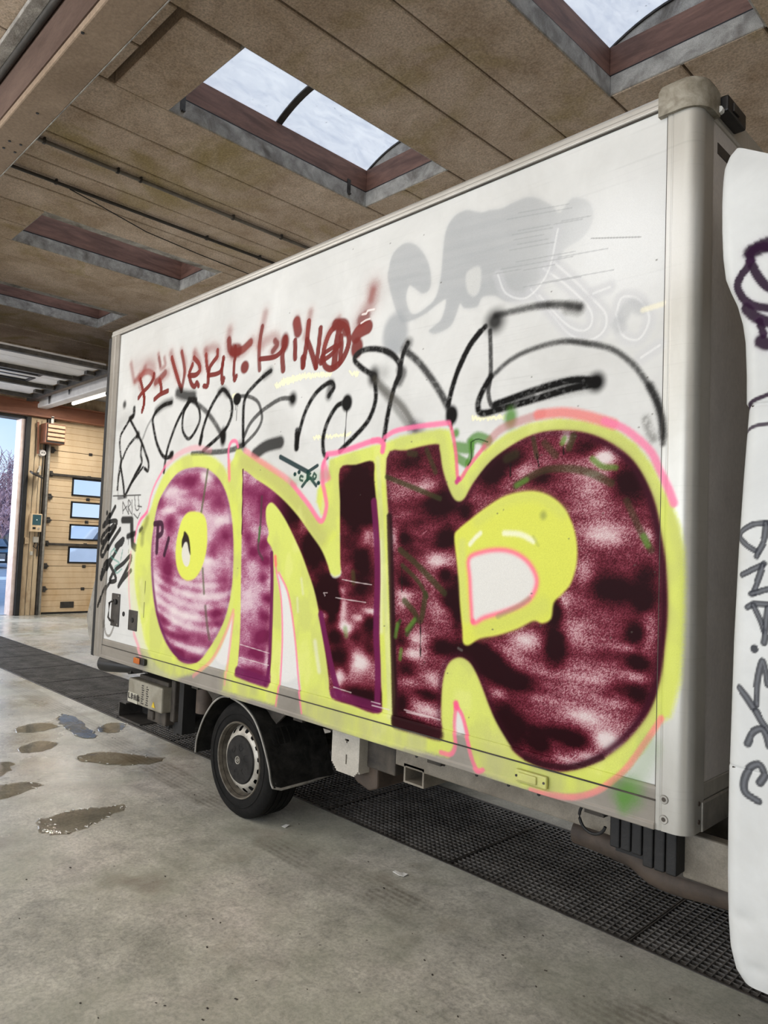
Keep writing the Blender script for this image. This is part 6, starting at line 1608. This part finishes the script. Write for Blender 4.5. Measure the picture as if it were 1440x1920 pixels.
# cab: fairing skin with its rear edge, and the cab behind it
YC = 2.335
edge_px = [(1362, 270), (1353, 285), (1347, 310), (1345, 380), (1345, 430), (1347, 480), (1352, 520), (1362, 545), (1374, 570), (1384, 605), (1389, 640), (1391, 700), (1391, 755), (1396, 765), (1393, 800), (1385, 900), (1376, 1030), (1367, 1200), (1359, 1428), (1358, 1434), (1356, 1540), (1355, 1640), (1356, 1720), (1360, 1780), (1368, 1822), (1382, 1848)]
eq = on_y(edge_px, YC)
ez = eq[::-1, 2]; ex = eq[::-1, 0]
zs_c = np.linspace(ez[0]+0.004, ez[-1]-0.002, 640)
exz = np.interp(zs_c, ez, ex)
uu = np.concatenate([np.linspace(0, 0.32, 100), np.linspace(0.34, 2.0, 18)])
xs_c = np.linspace(-0.93, -0.60, 110)
cc = Canvas(np.concatenate([xs_c, np.linspace(-0.58, 1.2, 16)]), zs_c, YC)
paint_cab(cc)
V = np.zeros((640, len(uu), 3)); col = np.zeros((640, len(uu), 4))
for j in range(640):
    x = exz[j]+uu
    r = 0.05
    y = YC+np.where(uu < r, r-np.sqrt(np.maximum(r*r-(r-uu)**2, 0)), 0)
    z = zs_c[j]
    for zz_ in (0.988, 2.088):
        y = y+0.006*np.exp(-((z-zz_+0.02*uu)/0.004)**2)
    y = y+0.05*sstep((0.55-z)/0.35)**2+0.10*sstep((z-2.74)/0.30)**2*0.6
    # dents
    for dx, dz_, ra, dp in ((-0.80, 0.55, 0.035, 0.008), (-0.76, 0.42, 0.03, 0.006), (-0.80, 2.62, 0.05, 0.004), (-0.75, 2.7, 0.04, 0.004)):
        y = y+dp*np.exp(-(((x-dx)/ra)**2+((z-dz_)/(ra*0.7))**2))
    V[j, :, 0] = x; V[j, :, 1] = y; zz2 = z-0.62*np.clip(uu-0.02, 0, 0.5)*(np.clip(z-2.2, 0, None)/0.75)**2
    V[j, :, 2] = zz2
    k = np.clip(np.searchsorted(cc.xs, x), 0, len(cc.xs)-1)
    jj = np.clip(np.searchsorted(cc.zs, zz2), 0, 639)
    col[j, :, :3] = to_lin(np.clip(cc.c[jj, k], 0, 1)); col[j, :, 3] = cc.a[jj, k]
attr_grid('cab_fairing', V, len(uu), 640, col, M['cab'], truck)
pf = [(x+0.62, z) for x, z in zip(exz[::16], zs_c[::16])]
MB().prism(pf+[(0.95, ez[-1]-0.25), (1.25, 2.0), (1.75, 1.3), (1.95, 0.9), (1.95, 0.4)], 'y', YC+0.065, 4.55).build('cab_body', M['pale_paint'], truck)
for z0 in (0.985, 2.085):
    MB().tube([(np.interp(z0, ez, ex)+0.02, YC+0.012, z0), (-0.7, YC+0.004, z0-0.004)], 0.0025, 6).build('panel_seam', M['chassis'], truck)

# cab details further forward
MB().prism([(0.05, 1.45), (0.05, 2.12), (0.85, 2.12), (1.05, 1.45)], 'y', YC-0.003, YC+0.01).build('cab_window', M['car_glass'], truck, bevel=0.004)
for pts in ([(-0.08, 0.55), (-0.08, 2.2), (0.9, 2.2)],):
    MB().tube([(x, YC, z) for x, z in pts], 0.003, 6).build('panel_seam', M['chassis'], truck)
MB().box((0.0, YC-0.02, 1.20), (0.16, YC+0.01, 1.24)).build('cab_door_handle', M['black_plastic'], truck, bevel=0.006)
